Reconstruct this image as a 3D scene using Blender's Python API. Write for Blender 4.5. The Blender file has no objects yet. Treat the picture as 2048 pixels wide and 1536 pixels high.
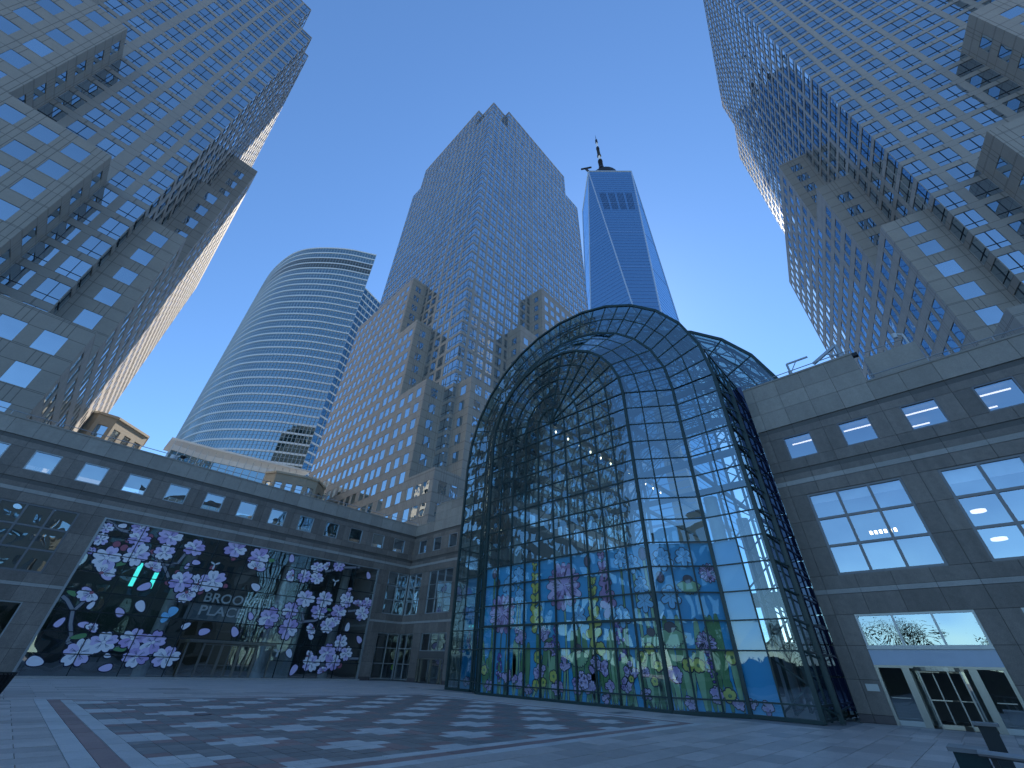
import bpy, math, random
import numpy as np
from mathutils import Matrix, Vector

random.seed(7)
rng = np.random.default_rng(7)
scene = bpy.context.scene
col = scene.collection
RAD = math.radians

# ------------------------------------------------------------------ camera
CAM_Z = 1.65
FOC = 807.53                                   # focal length in pixels of the 2048 px wide photograph
RIGHT = np.array([0.6895526, -0.7236065, 0.0301809])
DOWN = np.array([0.4324429, 0.3779475, -0.8186262])
FWD = np.array([0.5809564, 0.5775374, 0.5735331])
cam_data = bpy.data.cameras.new("camera")
cam_data.sensor_fit = 'HORIZONTAL'
cam_data.sensor_width = 36.0
cam_data.lens = FOC / 2048 * 36
cam_data.clip_start = 0.05
cam_data.clip_end = 6000
cam = bpy.data.objects.new("camera", cam_data)
col.objects.link(cam)
cam.matrix_world = Matrix((
    (RIGHT[0], -DOWN[0], -FWD[0], 0), (RIGHT[1], -DOWN[1], -FWD[1], 0),
    (RIGHT[2], -DOWN[2], -FWD[2], CAM_Z), (0, 0, 0, 1)))
scene.camera = cam

# ------------------------------------------------------------------ sky, sun, exposure
SUN_AZ, SUN_EL = 29.0, 40.0                    # azimuth from +X towards +Y, elevation
world = bpy.data.worlds.new("World")
scene.world = world
world.use_nodes = True
wn = world.node_tree.nodes
sky = wn.new("ShaderNodeTexSky")
sky.sky_type = 'NISHITA'
sky.sun_disc = False
sky.sun_elevation = RAD(SUN_EL)
sky.sun_rotation = RAD(90 - SUN_AZ)
sky.air_density = 1.0
sky.dust_density = 0.1
sky.ozone_density = 1.6
wn["Background"].inputs[1].default_value = 0.12
tint = wn.new("ShaderNodeVectorMath")          # white balance of the whole sky dome, the same in every direction
tint.operation = 'MULTIPLY'
tint.inputs[1].default_value = (0.75, 1.05, 1.32)
world.node_tree.links.new(sky.outputs[0], tint.inputs[0])
world.node_tree.links.new(tint.outputs[0], wn["Background"].inputs[0])
sd = bpy.data.lights.new("sun", 'SUN')
sd.energy = 5.0
sd.angle = RAD(0.53)
sd.color = (1.0, 0.93, 0.82)
sun = bpy.data.objects.new("sun", sd)
col.objects.link(sun)
sdir = Vector((math.cos(RAD(SUN_EL)) * math.cos(RAD(SUN_AZ)), math.cos(RAD(SUN_EL)) * math.sin(RAD(SUN_AZ)), math.sin(RAD(SUN_EL))))
sun.rotation_euler = sdir.to_track_quat('Z', 'Y').to_euler()
sun.location = (0, 0, 300)
vs = scene.view_settings
vs.view_transform = 'Standard'
vs.look = 'None'
vs.gamma = 1.0
vs.exposure = 0.58
vs.use_curve_mapping = False
cy = scene.cycles
cy.use_denoising = True
cy.max_bounces = 8
cy.diffuse_bounces = 3
cy.glossy_bounces = 5
cy.transmission_bounces = 4
cy.transparent_max_bounces = 14
cy.sample_clamp_indirect = 4.0
cy.use_adaptive_sampling = False

# ------------------------------------------------------------------ material helpers
def new_mat(name):
    m = bpy.data.materials.new(name)
    m.use_nodes = True
    nt = m.node_tree
    for n in list(nt.nodes):
        nt.nodes.remove(n)
    out = nt.nodes.new("ShaderNodeOutputMaterial")
    return m, nt, out

def nmath(nt, op, a, b=None, c=None):
    n = nt.nodes.new("ShaderNodeMath")
    n.operation = op
    for i, v in enumerate((a, b, c)):
        if v is None:
            continue
        if isinstance(v, (int, float)):
            n.inputs[i].default_value = v
        else:
            nt.links.new(v, n.inputs[i])
    return n.outputs[0]

def noise(nt, vec, scale, detail=3, rough=0.55):
    n = nt.nodes.new("ShaderNodeTexNoise")
    n.inputs["Scale"].default_value = scale
    n.inputs["Detail"].default_value = detail
    n.inputs["Roughness"].default_value = rough
    nt.links.new(vec, n.inputs["Vector"])
    return n.outputs["Fac"]

def pos(nt):
    return nt.nodes.new("ShaderNodeNewGeometry").outputs["Position"]

def bump(nt, height, strength, dist=0.02):
    b = nt.nodes.new("ShaderNodeBump")
    b.inputs["Strength"].default_value = strength
    b.inputs["Distance"].default_value = dist
    nt.links.new(height, b.inputs["Height"])
    return b.outputs["Normal"]

def scale_col(nt, colr, fac):
    n = nt.nodes.new("ShaderNodeVectorMath")
    n.operation = 'SCALE'
    if isinstance(colr, tuple):
        n.inputs[0].default_value = colr[:3]
    else:
        nt.links.new(colr, n.inputs[0])
    nt.links.new(fac, n.inputs["Scale"])
    return n.outputs[0]

def stone(name, colr, rough=0.6, speck=0.35, blotch=0.25, rnd=0.16, joints=None, spec=0.5, streak=0.0):
    """speckled granite; joints=(period_u, [offsets], period_z, [offsets], width) read from the UV map in metres"""
    m, nt, out = new_mat(name)
    p = pos(nt)
    f = nmath(nt, 'MULTIPLY_ADD', noise(nt, p, 34.0, 2, 0.7), speck * 2, 1 - speck)
    f2 = nmath(nt, 'MULTIPLY_ADD', noise(nt, p, 0.55, 4, 0.6), blotch * 2, 1 - blotch)
    f = nmath(nt, 'MULTIPLY', f, f2)
    f = nmath(nt, 'MULTIPLY', f, nmath(nt, 'MULTIPLY_ADD', noise(nt, p, 5.0, 3, 0.65), speck * 1.1, 1 - speck * 0.55))
    if streak:
        mp = nt.nodes.new("ShaderNodeMapping")
        mp.inputs["Scale"].default_value = (2.2, 2.2, 0.12)
        nt.links.new(p, mp.inputs["Vector"])
        f = nmath(nt, 'MULTIPLY', f, nmath(nt, 'MULTIPLY_ADD', noise(nt, mp.outputs[0], 1.0, 3), streak * 2, 1 - streak))
    oi = nt.nodes.new("ShaderNodeObjectInfo")
    f = nmath(nt, 'MULTIPLY', f, nmath(nt, 'MULTIPLY_ADD', oi.outputs["Random"], rnd * 2, 1 - rnd))
    if joints:
        pu, ou, pz, oz, w = joints
        uv = nt.nodes.new("ShaderNodeUVMap")
        sp = nt.nodes.new("ShaderNodeSeparateXYZ")
        nt.links.new(uv.outputs[0], sp.inputs[0])
        mind = None
        for ch, per, offs in ((0, pu, ou), (1, pz, oz)):
            for o in offs:
                t = nmath(nt, 'PINGPONG', nmath(nt, 'SUBTRACT', sp.outputs[ch], o), per / 2)
                mind = t if mind is None else nmath(nt, 'MINIMUM', mind, t)
        line = nmath(nt, 'GREATER_THAN', mind, w)
        f = nmath(nt, 'MULTIPLY', f, nmath(nt, 'MULTIPLY_ADD', line, 0.5, 0.5))
    b = nt.nodes.new("ShaderNodeBsdfPrincipled")
    nt.links.new(scale_col(nt, colr, f), b.inputs["Base Color"])
    b.inputs["Roughness"].default_value = rough
    b.inputs["Specular IOR Level"].default_value = spec
    nt.links.new(bump(nt, noise(nt, p, 60.0, 2), 0.15, 0.01), b.inputs["Normal"])
    nt.links.new(b.outputs[0], out.inputs[0])
    return m

def plain(name, colr, rough=0.5, metal=0.0, var=0.12, scale=3.0, emit=None):
    m, nt, out = new_mat(name)
    b = nt.nodes.new("ShaderNodeBsdfPrincipled")
    f = nmath(nt, 'MULTIPLY_ADD', noise(nt, pos(nt), scale, 4), var * 2, 1 - var)
    nt.links.new(scale_col(nt, colr, f), b.inputs["Base Color"])
    b.inputs["Roughness"].default_value = rough
    b.inputs["Metallic"].default_value = metal
    if emit:
        b.inputs["Emission Color"].default_value = (*emit[:3], 1)
        b.inputs["Emission Strength"].default_value = emit[3]
    nt.links.new(b.outputs[0], out.inputs[0])
    return m

def glass(name, tint, f0, refl=(0.85, 0.93, 1.0), wave=0.12, wscale=0.7, clear=None, rough=0.0, gain=1.0, spread=0.0, wz=1.0):
    """coated float glass: a mirror layer over a dark body, or over a tinted see-through body when clear is given"""
    m, nt, out = new_mat(name)
    lw = nt.nodes.new("ShaderNodeLayerWeight")
    lw.inputs["Blend"].default_value = 0.5
    p = pos(nt)
    mp = nt.nodes.new("ShaderNodeMapping")
    mp.inputs["Scale"].default_value = (1, 1, wz)
    nt.links.new(p, mp.inputs["Vector"])
    nrm = bump(nt, noise(nt, mp.outputs[0], wscale, 1, 0.4), 1.0, wave)
    f5 = nmath(nt, 'POWER', lw.outputs["Facing"], 4.0)
    fac = nmath(nt, 'MULTIPLY_ADD', f5, gain - f0, f0)
    if spread:
        oi = nt.nodes.new("ShaderNodeObjectInfo")
        ge = nt.nodes.new("ShaderNodeNewGeometry")
        rnd = nmath(nt, 'FRACT', nmath(nt, 'ADD', oi.outputs["Random"], ge.outputs["Random Per Island"]))
        fac = nmath(nt, 'MULTIPLY', fac, nmath(nt, 'MULTIPLY_ADD', rnd, spread, 1 - spread / 2))
    g = nt.nodes.new("ShaderNodeBsdfGlossy")
    g.inputs["Color"].default_value = (*refl, 1)
    g.inputs["Roughness"].default_value = rough
    nt.links.new(nrm, g.inputs["Normal"])
    if clear:
        bd = nt.nodes.new("ShaderNodeBsdfTransparent")
        bd.inputs["Color"].default_value = (*clear, 1)
    else:
        bd = nt.nodes.new("ShaderNodeBsdfDiffuse")
        bd.inputs["Color"].default_value = (*tint, 1)
        if spread:
            pw = nmath(nt, 'POWER', nmath(nt, 'FRACT', nmath(nt, 'MULTIPLY', rnd, 7.3)), 6.0)
            nt.links.new(scale_col(nt, tint, nmath(nt, 'MULTIPLY_ADD', pw, 7.0, 0.7)), bd.inputs["Color"])
    mx = nt.nodes.new("ShaderNodeMixShader")
    nt.links.new(fac, mx.inputs[0])
    nt.links.new(bd.outputs[0], mx.inputs[1])
    nt.links.new(g.outputs[0], mx.inputs[2])
    nt.links.new(mx.outputs[0], out.inputs[0])
    return m

TJ = (2.9, [0.0, 0.53, 2.37], 4.0, [1.9, 2.05, 4.25], 0.035)
SJ = (3.05, [1.52, 1.6], 4.0, [0.7, 1.85], 0.03)
M = {
    'tower_stone': stone("tower granite", (0.355, 0.31, 0.265), 0.55, 0.22, 0.14, 0.0, TJ),
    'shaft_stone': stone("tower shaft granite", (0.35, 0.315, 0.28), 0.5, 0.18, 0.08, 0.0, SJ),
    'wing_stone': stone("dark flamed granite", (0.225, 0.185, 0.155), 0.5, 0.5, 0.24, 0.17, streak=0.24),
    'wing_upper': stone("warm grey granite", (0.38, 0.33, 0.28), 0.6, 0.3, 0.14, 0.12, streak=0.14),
    'wing_band': stone("pale granite band", (0.40, 0.365, 0.33), 0.5, 0.25, 0.12, 0.08),
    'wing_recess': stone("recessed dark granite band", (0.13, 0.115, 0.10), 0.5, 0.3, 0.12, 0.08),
    'plinth': stone("purple brown granite plinth", (0.115, 0.09, 0.085), 0.45, 0.3, 0.1, 0.06),
    'joint': plain("dark joint mortar", (0.035, 0.034, 0.033), 0.9),  # dark backing colour between the stone panels
    'pav_stone': stone("pavilion sandstone", (0.46, 0.39, 0.30), 0.7, 0.15, 0.1),
    'slab': stone("plaza granite slab", (0.56, 0.485, 0.43), 0.48, 0.34, 0.22, 0.2),
    'ground': stone("plaza ground", (0.30, 0.285, 0.27), 0.7, 0.3, 0.15),
    't_light': stone("pale paver", (0.68, 0.645, 0.60), 0.48, 0.26, 0.16, 0.08),
    't_dark': stone("charcoal paver", (0.295, 0.265, 0.24), 0.48, 0.34, 0.2, 0.22),
    't_red': stone("red granite paver", (0.37, 0.235, 0.205), 0.5, 0.3, 0.10, 0.14),
    'tower_glass': glass("tower window glass", (0.016, 0.024, 0.034), 0.64, (0.82, 0.94, 1.0), 0.018, 0.5, spread=0.16, gain=0.95),
    'gs_glass': glass("pale curtain wall glass", (0.04, 0.08, 0.09), 0.42, (0.78, 0.95, 1.0), 0.02, 0.25),
    'wtc_glass': glass("deep blue curtain wall glass", (0.012, 0.03, 0.08), 0.62, (0.55, 0.80, 1.0), 0.02, 0.1),
    'wg_glass': glass("atrium glass", (0, 0, 0), 0.27, (0.80, 0.95, 1.0), 0.02, 0.6, clear=(0.56, 0.70, 0.70), spread=0.12),
    'low_glass': glass("atrium lower glass", (0, 0, 0), 0.15, (0.80, 0.93, 1.0), 0.016, 0.55, clear=(0.93, 0.96, 0.96), spread=0.12),
    'vault_glass': glass("atrium vault glass", (0, 0, 0), 0.2, (0.80, 0.93, 1.0), 0.015, 0.5, clear=(0.56, 0.70, 0.70)),
    'shop_glass': glass("shopfront glass", (0, 0, 0), 0.22, (0.85, 0.95, 1.0), 0.02, 0.45, clear=(0.88, 0.92, 0.92)),
    'wing_glass': glass("office window glass", (0, 0, 0), 0.46, (0.80, 0.92, 1.0), 0.022, 0.55, clear=(0.78, 0.84, 0.84), spread=0.1),
    'navy_panel': glass("navy spandrel glass", (0.012, 0.018, 0.045), 0.12, (0.7, 0.75, 1.0), 0.01, 0.3),
    'green_steel': plain("dark green painted steel", (0.022, 0.052, 0.05), 0.35, 0.0, 0.2),
    'truss_steel': plain("grey green truss steel", (0.045, 0.075, 0.072), 0.45, 0.0, 0.2),
    'alu': plain("aluminium frame", (0.42, 0.43, 0.43), 0.35, 0.6, 0.08),
    'alu_dark': plain("bronze grey frame", (0.20, 0.195, 0.20), 0.4, 0.4, 0.08),
    'steel': plain("brushed stainless steel", (0.34, 0.325, 0.30), 0.28, 1.0, 0.1),
    'mull_dark': plain("dark mullion", (0.02, 0.026, 0.03), 0.4, 0.2),
    'black': plain("black painted metal", (0.012, 0.012, 0.013), 0.45),
    'rail': plain("galvanised rail", (0.45, 0.46, 0.47), 0.4, 0.5),
    'white': plain("white enamel", (0.72, 0.73, 0.74), 0.45),
    'blind': plain("roller blind fabric", (0.85, 0.88, 0.86), 0.8),
    'interior': plain("interior plaster", (0.20, 0.20, 0.195), 0.8),
    'interior_dark': plain("dark interior", (0.045, 0.047, 0.05), 0.8),
    'lobby_col': plain("white lobby column", (0.75, 0.77, 0.77), 0.4),
    'wood': plain("lobby timber panel", (0.24, 0.16, 0.09), 0.5),
    'lamp': plain("lit warm lamp", (0.9, 0.85, 0.75), 0.4, emit=(1.0, 0.84, 0.60, 5.0)),
    'lamp_cool': plain("lit fluorescent tube", (0.9, 0.9, 0.9), 0.4, emit=(1.0, 0.90, 0.92, 1.3)),
    'screen': plain("lit turquoise screen", (0.1, 0.5, 0.5), 0.4, emit=(0.06, 0.72, 0.70, 1.1)),
    'gs_band': plain("pale metal spandrel", (0.74, 0.77, 0.78), 0.4, 0.1, 0.06),
    'gs_dark': plain("plant room louvre", (0.07, 0.095, 0.11), 0.5, 0.2),
    'gs_fin': plain("silver fin", (0.55, 0.60, 0.62), 0.35, 0.5, 0.06),
    'wtc_edge': plain("bright steel edge", (0.6, 0.66, 0.72), 0.3, 0.7, 0.05),
    'wtc_line': plain("floor line metal", (0.12, 0.25, 0.50), 0.4, 0.2, 0.05),
    'wtc_dark': plain("dark louvre bar", (0.015, 0.03, 0.075), 0.6),  # dark blue bars of the louvre band
    'film': plain("blue window film", (0.05, 0.42, 0.74), 0.35, 0.0, 0.10, 0.4),
    'ink': plain("printed outline", (0.012, 0.014, 0.05), 0.5),
    'ink_soft': plain("printed soft line", (0.10, 0.13, 0.24), 0.5),
    'lav': plain("printed lavender", (0.78, 0.64, 0.90), 0.5, 0, 0.1, 2),
    'lav_pale': plain("printed pale lilac", (0.96, 0.91, 0.96), 0.5, 0, 0.1, 2),
    'lav_deep': plain("printed violet", (0.60, 0.44, 0.76), 0.5, 0, 0.1, 2),
    'purple': plain("printed purple", (0.16, 0.09, 0.42), 0.5, 0, 0.15, 3),
    'mauve': plain("printed mauve", (0.44, 0.25, 0.48), 0.5, 0, 0.15, 3),
    'bud_red': plain("printed bud red", (0.42, 0.13, 0.17), 0.5),
    'yellow': plain("printed yellow", (0.66, 0.66, 0.13), 0.5, 0, 0.15, 3),
    'leaf': plain("printed green", (0.15, 0.33, 0.13), 0.5, 0, 0.15, 3),
    'leaf_pale': plain("printed pale green", (0.38, 0.60, 0.32), 0.5, 0, 0.15, 3),
    'sky_print': plain("printed light blue", (0.26, 0.62, 0.90), 0.5, 0, 0.1, 3),
    'brown': plain("printed brown", (0.11, 0.085, 0.10), 0.5),
    'branch': plain("printed grey branch", (0.30, 0.30, 0.32), 0.5),
    'letter': plain("brushed sign letter", (0.85, 0.85, 0.85), 0.4, 0.0),
    'sign_panel': plain("pale sign panel", (0.44, 0.50, 0.60), 0.4, 0.2, 0.06),
    'frost': plain("frosted grey sign board", (0.22, 0.25, 0.26), 0.4),
    'skin': plain("skin", (0.45, 0.28, 0.2), 0.6),
    'hivis': plain("high visibility fabric", (0.45, 0.75, 0.03), 0.7),
    'cloth': plain("dark cloth", (0.02, 0.022, 0.03), 0.8),
    'bark': plain("bark", (0.09, 0.07, 0.055), 0.9),
    'leaves': plain("tree leaves", (0.06, 0.095, 0.03), 0.6, 0, 0.35, 1.2),
    'dark_glass': glass("dark guard glass", (0.01, 0.03, 0.028), 0.08, (0.8, 0.9, 0.9), 0.0, 0.3),
}

# ------------------------------------------------------------------ mesh helpers
class MB:
    """collects faces; build() links them as one mesh object"""
    def __init__(self, xf=None):
        self.v, self.f, self.mi, self.uv = [], [], [], []
        self.xf = xf
        self.mats = []
        self.cur = 0
    def mat(self, key):
        if key not in self.mats:
            self.mats.append(key)
        self.cur = self.mats.index(key)
        return self
    def poly(self, pts, uv=None):
        n = len(self.v)
        self.v.extend([self.xf(*p) if self.xf else tuple(p) for p in pts])
        self.f.append(tuple(range(n, n + len(pts))))
        self.mi.append(self.cur)
        self.uv.extend(uv if uv else [(0.0, 0.0)] * len(pts))
        return self
    def box(self, x0, x1, y0, y1, z0, z1):
        a = [(x0, y0, z0), (x1, y0, z0), (x1, y1, z0), (x0, y1, z0), (x0, y0, z1), (x1, y0, z1), (x1, y1, z1), (x0, y1, z1)]
        for q in ((0, 3, 2, 1), (4, 5, 6, 7), (0, 1, 5, 4), (1, 2, 6, 5), (2, 3, 7, 6), (3, 0, 4, 7)):
            self.poly([a[i] for i in q])
        return self
    def bar(self, p, q, w, h=None, up=(0, 0, 1)):
        h = h or w
        p, q, up = Vector(p), Vector(q), Vector(up)
        d = (q - p)
        if d.length < 1e-6:
            return self
        d.normalize()
        s = d.cross(up)
        if s.length < 1e-4:
            s = d.cross(Vector((1, 0, 0)))
        s.normalize()
        u = s.cross(d)
        s, u = s * (w / 2), u * (h / 2)
        c = [p - s - u, p + s - u, p + s + u, p - s + u, q - s - u, q + s - u, q + s + u, q - s + u]
        for k in ((0, 1, 5, 4), (1, 2, 6, 5), (2, 3, 7, 6), (3, 0, 4, 7), (3, 2, 1, 0), (4, 5, 6, 7)):
            self.poly([tuple(c[i]) for i in k])
        return self
    def tube(self, p, q, r0, r1=None, n=8, caps=True):
        r1 = r0 if r1 is None else r1
        p, q = Vector(p), Vector(q)
        d = (q - p).normalized()
        s = d.cross(Vector((0, 0, 1)))
        if s.length < 1e-4:
            s = d.cross(Vector((1, 0, 0)))
        s.normalize()
        u = s.cross(d)
        A = [p + (s * math.cos(t) + u * math.sin(t)) * r0 for t in [2 * math.pi * i / n for i in range(n)]]
        B = [q + (s * math.cos(t) + u * math.sin(t)) * r1 for t in [2 * math.pi * i / n for i in range(n)]]
        for i in range(n):
            j = (i + 1) % n
            self.poly([tuple(A[i]), tuple(A[j]), tuple(B[j]), tuple(B[i])])
        if caps:
            self.poly([tuple(x) for x in A[::-1]])
            self.poly([tuple(x) for x in B])
        return self
    def mesh(self, name, keys=None):
        me = bpy.data.meshes.new(name)
        me.from_pydata(self.v, [], self.f)
        ks = self.mats or keys
        for k in ks:
            me.materials.append(M[k])
        if len(ks) > 1:
            me.polygons.foreach_set("material_index", np.array(self.mi, dtype=np.int32))
        if any(u != (0.0, 0.0) for u in self.uv[:40]):
            l = me.uv_layers.new(name="UVMap")
            l.data.foreach_set("uv", np.array(self.uv, dtype=np.float32).ravel())
        me.update()
        return me
    def build(self, name, key=None, parent=None, smooth=False, **kw):
        me = self.mesh(name, [key] if key else None)
        if smooth:
            me.polygons.foreach_set("use_smooth", [True] * len(me.polygons))
        return link(name, me, parent, **kw)

def link(name, data, parent=None, M4=None, **kw):
    o = bpy.data.objects.new(name, data)
    col.objects.link(o)
    if parent is not None:
        o.parent = parent
        base = Matrix.Translation(-Vector(parent_world(parent)))
        o.matrix_local = base @ M4 if M4 is not None else base
    elif M4 is not None:
        o.matrix_local = M4
    for k, v in kw.items():
        o[k] = v
    return o

WORLD_OF = {}
def parent_world(o):
    return WORLD_OF.get(o.name, (0, 0, 0))

def thing(name, loc, label, category, group=None):
    o = bpy.data.objects.new(name, None)
    o.empty_display_size = 0.5
    col.objects.link(o)
    o.location = loc
    WORLD_OF[o.name] = tuple(loc)
    o["label"] = label
    o["category"] = category
    if group:
        o["group"] = group
    return o

def mat4(c, ax, ay, az):
    return Matrix(((ax[0], ay[0], az[0], c[0]), (ax[1], ay[1], az[1], c[1]), (ax[2], ay[2], az[2], c[2]), (0, 0, 0, 1)))

QUADS = {}
def quad_mesh(key):
    """unit quad in the local X-Z plane, facing -Y"""
    if key not in QUADS:
        QUADS[key] = MB().poly([(-.5, 0, -.5), (.5, 0, -.5), (.5, 0, .5), (-.5, 0, .5)]).mesh("unit pane " + key, [key])
    return QUADS[key]
CUBES = {}
def cube_mesh(key):
    if key not in CUBES:
        CUBES[key] = MB().box(-.5, .5, -.5, .5, -.5, .5).mesh("unit block " + key, [key])
    return CUBES[key]

def block(name, key, parent, x0, x1, y0, y1, z0, z1, **kw):
    c = ((x0 + x1) / 2, (y0 + y1) / 2, (z0 + z1) / 2)
    return link(name, cube_mesh(key), parent, mat4(c, (x1 - x0, 0, 0), (0, y1 - y0, 0), (0, 0, z1 - z0)), **kw)

def project(p):
    d = np.asarray(p, float) - np.array([0, 0, CAM_Z])
    z = d @ FWD
    if z <= 0.1:
        return None
    return (FOC * (d @ RIGHT) / z + 1024, FOC * (d @ DOWN) / z + 768, z)

def in_frame(p, m=60):
    q = project(p)
    return q is not None and -m < q[0] < 2048 + m and -m < q[1] < 1536 + m

# ------------------------------------------------------------------ ground and paving
gm = MB()
gm.poly([(-2500, -2500, -0.04), (2500, -2500, -0.04), (2500, 2500, -0.04), (-2500, 2500, -0.04)])
plaza = gm.build("plaza_ground", 'ground', kind="structure")

def tile_sets(tiles, name, keys, parent, most):
    """tiles: (x0,x1,y0,y1,key); the ones that show largest become parts, the rest one joined part per stone"""
    def size(t):
        c = ((t[0] + t[1]) / 2, (t[2] + t[3]) / 2, 0)
        q = project(c)
        if q is None or not (-40 < q[0] < 2090 and 1300 < q[1] < 1580):
            return 0
        return (t[1] - t[0]) * (t[3] - t[2]) / q[2] ** 3
    tiles = sorted(tiles, key=size, reverse=True)
    rest = {}
    for i, (x0, x1, y0, y1, k) in enumerate(tiles):
        g = 0.008
        dz = random.uniform(-0.003, 0.003)
        if i < most and size(tiles[i]) > 0:
            o = block(name, k, parent, x0 + g, x1 - g, y0 + g, y1 - g, -0.05, dz)
            o.rotation_euler = (random.uniform(-.003, .003), random.uniform(-.003, .003), 0)
        else:
            rest.setdefault(k, MB()).box(x0 + g, x1 - g, y0 + g, y1 - g, -0.05, dz)
    for k, mb in rest.items():
        mb.build(name + "_field", k, parent, kind="stuff")

U = 0.4475
PX0, PX1, PY0, PY1 = 2.78, 2.78 + 38 * U, 10.06, 10.06 + 38 * 0.45
tiles = []
for i in range(38):
    for j in range(38):
        c, ii = divmod(i, 4)
        def ph(cc):
            return (j - (2 if cc % 2 == 0 else 6)) % 8
        a, nx = ph(c), ph(c + 1)
        light = (ii in (0, 1) and a in (0, 1, 2)) or (ii == 2 and a == 1) or (ii == 3 and nx == 1)
        red = (ii in (0, 1) and a in (7, 3) and (i + j) % 3) or (ii == 2 and a in (0, 7)) or (ii == 3 and nx in (2,))
        tiles.append((PX0 + i * U, PX0 + (i + 1) * U, PY0 + j * 0.45, PY0 + (j + 1) * 0.45, 't_light' if light else 't_red' if red else 't_dark'))
tile_sets(tiles, "paving_tile", None, plaza, 300)
strips = []
def strip_run(along, a0, a1, b0, b1, key, step=0.95):
    n = max(1, int(round((a1 - a0) / step)))
    for k in range(n):
        s0, s1 = a0 + (a1 - a0) * k / n, a0 + (a1 - a0) * (k + 1) / n
        strips.append((s0, s1, b0, b1, key) if along == 'x' else (b0, b1, s0, s1, key))
for d0, d1, k in ((0, .37, 't_light'), (.37, .75, 't_red'), (.75, 1.14, 't_light')):
    strip_run('y', PY0 - d1, PY1 + d1, PX0 - d1, PX0 - d0, k)
    strip_run('y', PY0 - d1, PY1 + d1, PX1 + d0, PX1 + d1, k)
    strip_run('x', PX0 - d0, PX1 + d0, PY0 - d1, PY0 - d0, k)
    strip_run('x', PX0 - d0, PX1 + d0, PY1 + d0, PY1 + d1, k)
tile_sets(strips, "border_paver", None, plaza, 140)
slabs = []
SX, SY = 1.36, 0.68
bx0, bx1, by0, by1 = PX0 - 1.14, PX1 + 1.14, PY0 - 1.14, PY1 + 1.14
def slab_area(x0, x1, y0, y1, sx, sy):
    nx, ny = max(1, round((x1 - x0) / sx)), max(1, round((y1 - y0) / sy))
    for j in range(ny):
        off = 0.5 if j % 2 else 0
        ya, yb = y0 + (y1 - y0) * j / ny, y0 + (y1 - y0) * (j + 1) / ny
        for i in range(nx + (1 if off else 0)):
            xa = max(x0, x0 + (x1 - x0) * (i - off) / nx)
            xb = min(x1, x0 + (x1 - x0) * (i + 1 - off) / nx)
            slabs.append((xa, xb, ya, yb, 't_dark' if random.random() < 0.012 else 'slab'))
slab_area(bx0, 24.0, -2.0, by0, SX, SY)
slab_area(-5.0, bx0, 6.0, by1, SX, SY)
slab_area(bx1, 24.0, by0, by1, SX, SY)
slab_area(-5.0, 24.0, by1, 47.8, SX * 1.4, SY * 1.4)
slab_area(24.0, 31.0, 33.0, 47.8, SX * 1.4, SY * 1.4)
slab_area(24.0, 29.4, -2.0, 5.0, SX, SY)
tile_sets(slabs, "paving_slab", None, plaza, 260)
mh = MB().mat('black').tube((5.6, 19.84, -0.01), (5.6, 19.84, 0.006), 0.27, n=20)
mh.mat('alu_dark').tube((5.6, 19.84, 0.006), (5.6, 19.84, 0.009), 0.2, n=20)
link("manhole_cover", mh.mesh("manhole_cover"), None, label="dark round utility cover set in the patterned paving", category="manhole cover")

# ------------------------------------------------------------------ office towers (three of one family)
def cell(wall, panes, fmap, u0, u1, z0, z1, a0, a1, b0, b1, depth, mull=None):
    """one stone bay: flat face u0..u1, z0..z1 with a recessed window a0..a1, b0..b1. fmap(u, z, out) -> world"""
    def P(u, z, o=0.0):
        return fmap(u, z, o)
    def q(c):
        wall.poly([P(*x) for x in c], [(x[0], x[1]) for x in c])
    q([(u0, z0), (u1, z0), (a1, b0), (a0, b0)])
    q([(u1, z0), (u1, z1), (a1, b1), (a1, b0)])
    q([(u1, z1), (u0, z1), (a0, b1), (a1, b1)])
    q([(u0, z1), (u0, z0), (a0, b0), (a0, b1)])
    d = -depth
    for (ua, za), (ub, zb) in (((a0, b0), (a1, b0)), ((a1, b0), (a1, b1)), ((a1, b1), (a0, b1)), ((a0, b1), (a0, b0))):
        wall.poly([P(ua, za), P(ub, zb), P(ub, zb, d), P(ua, za, d)], [(0.3, 0.3)] * 4)
    panes.append((P((a0 + a1) / 2, (b0 + b1) / 2, d + 0.02), a1 - a0, b1 - b0, fmap))
    if mull is not None:
        um, zm = (a0 + a1) / 2, b0 + (b1 - b0) * 0.27
        if a1 - a0 > 1.2:
            mull.append((P(um, b0, d + 0.04), P(um, b1, d + 0.04)))
        mull.append((P(a0, zm, d + 0.04), P(a1, zm, d + 0.04)))

def plain_wall(wall, fmap, u0, u1, z0, z1):
    if u1 - u0 < 1e-3 or z1 - z0 < 1e-3:
        return
    wall.poly([fmap(u0, z0, 0), fmap(u1, z0, 0), fmap(u1, z1, 0), fmap(u0, z1, 0)], [(u0, z0), (u1, z0), (u1, z1), (u0, z1)])

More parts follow.
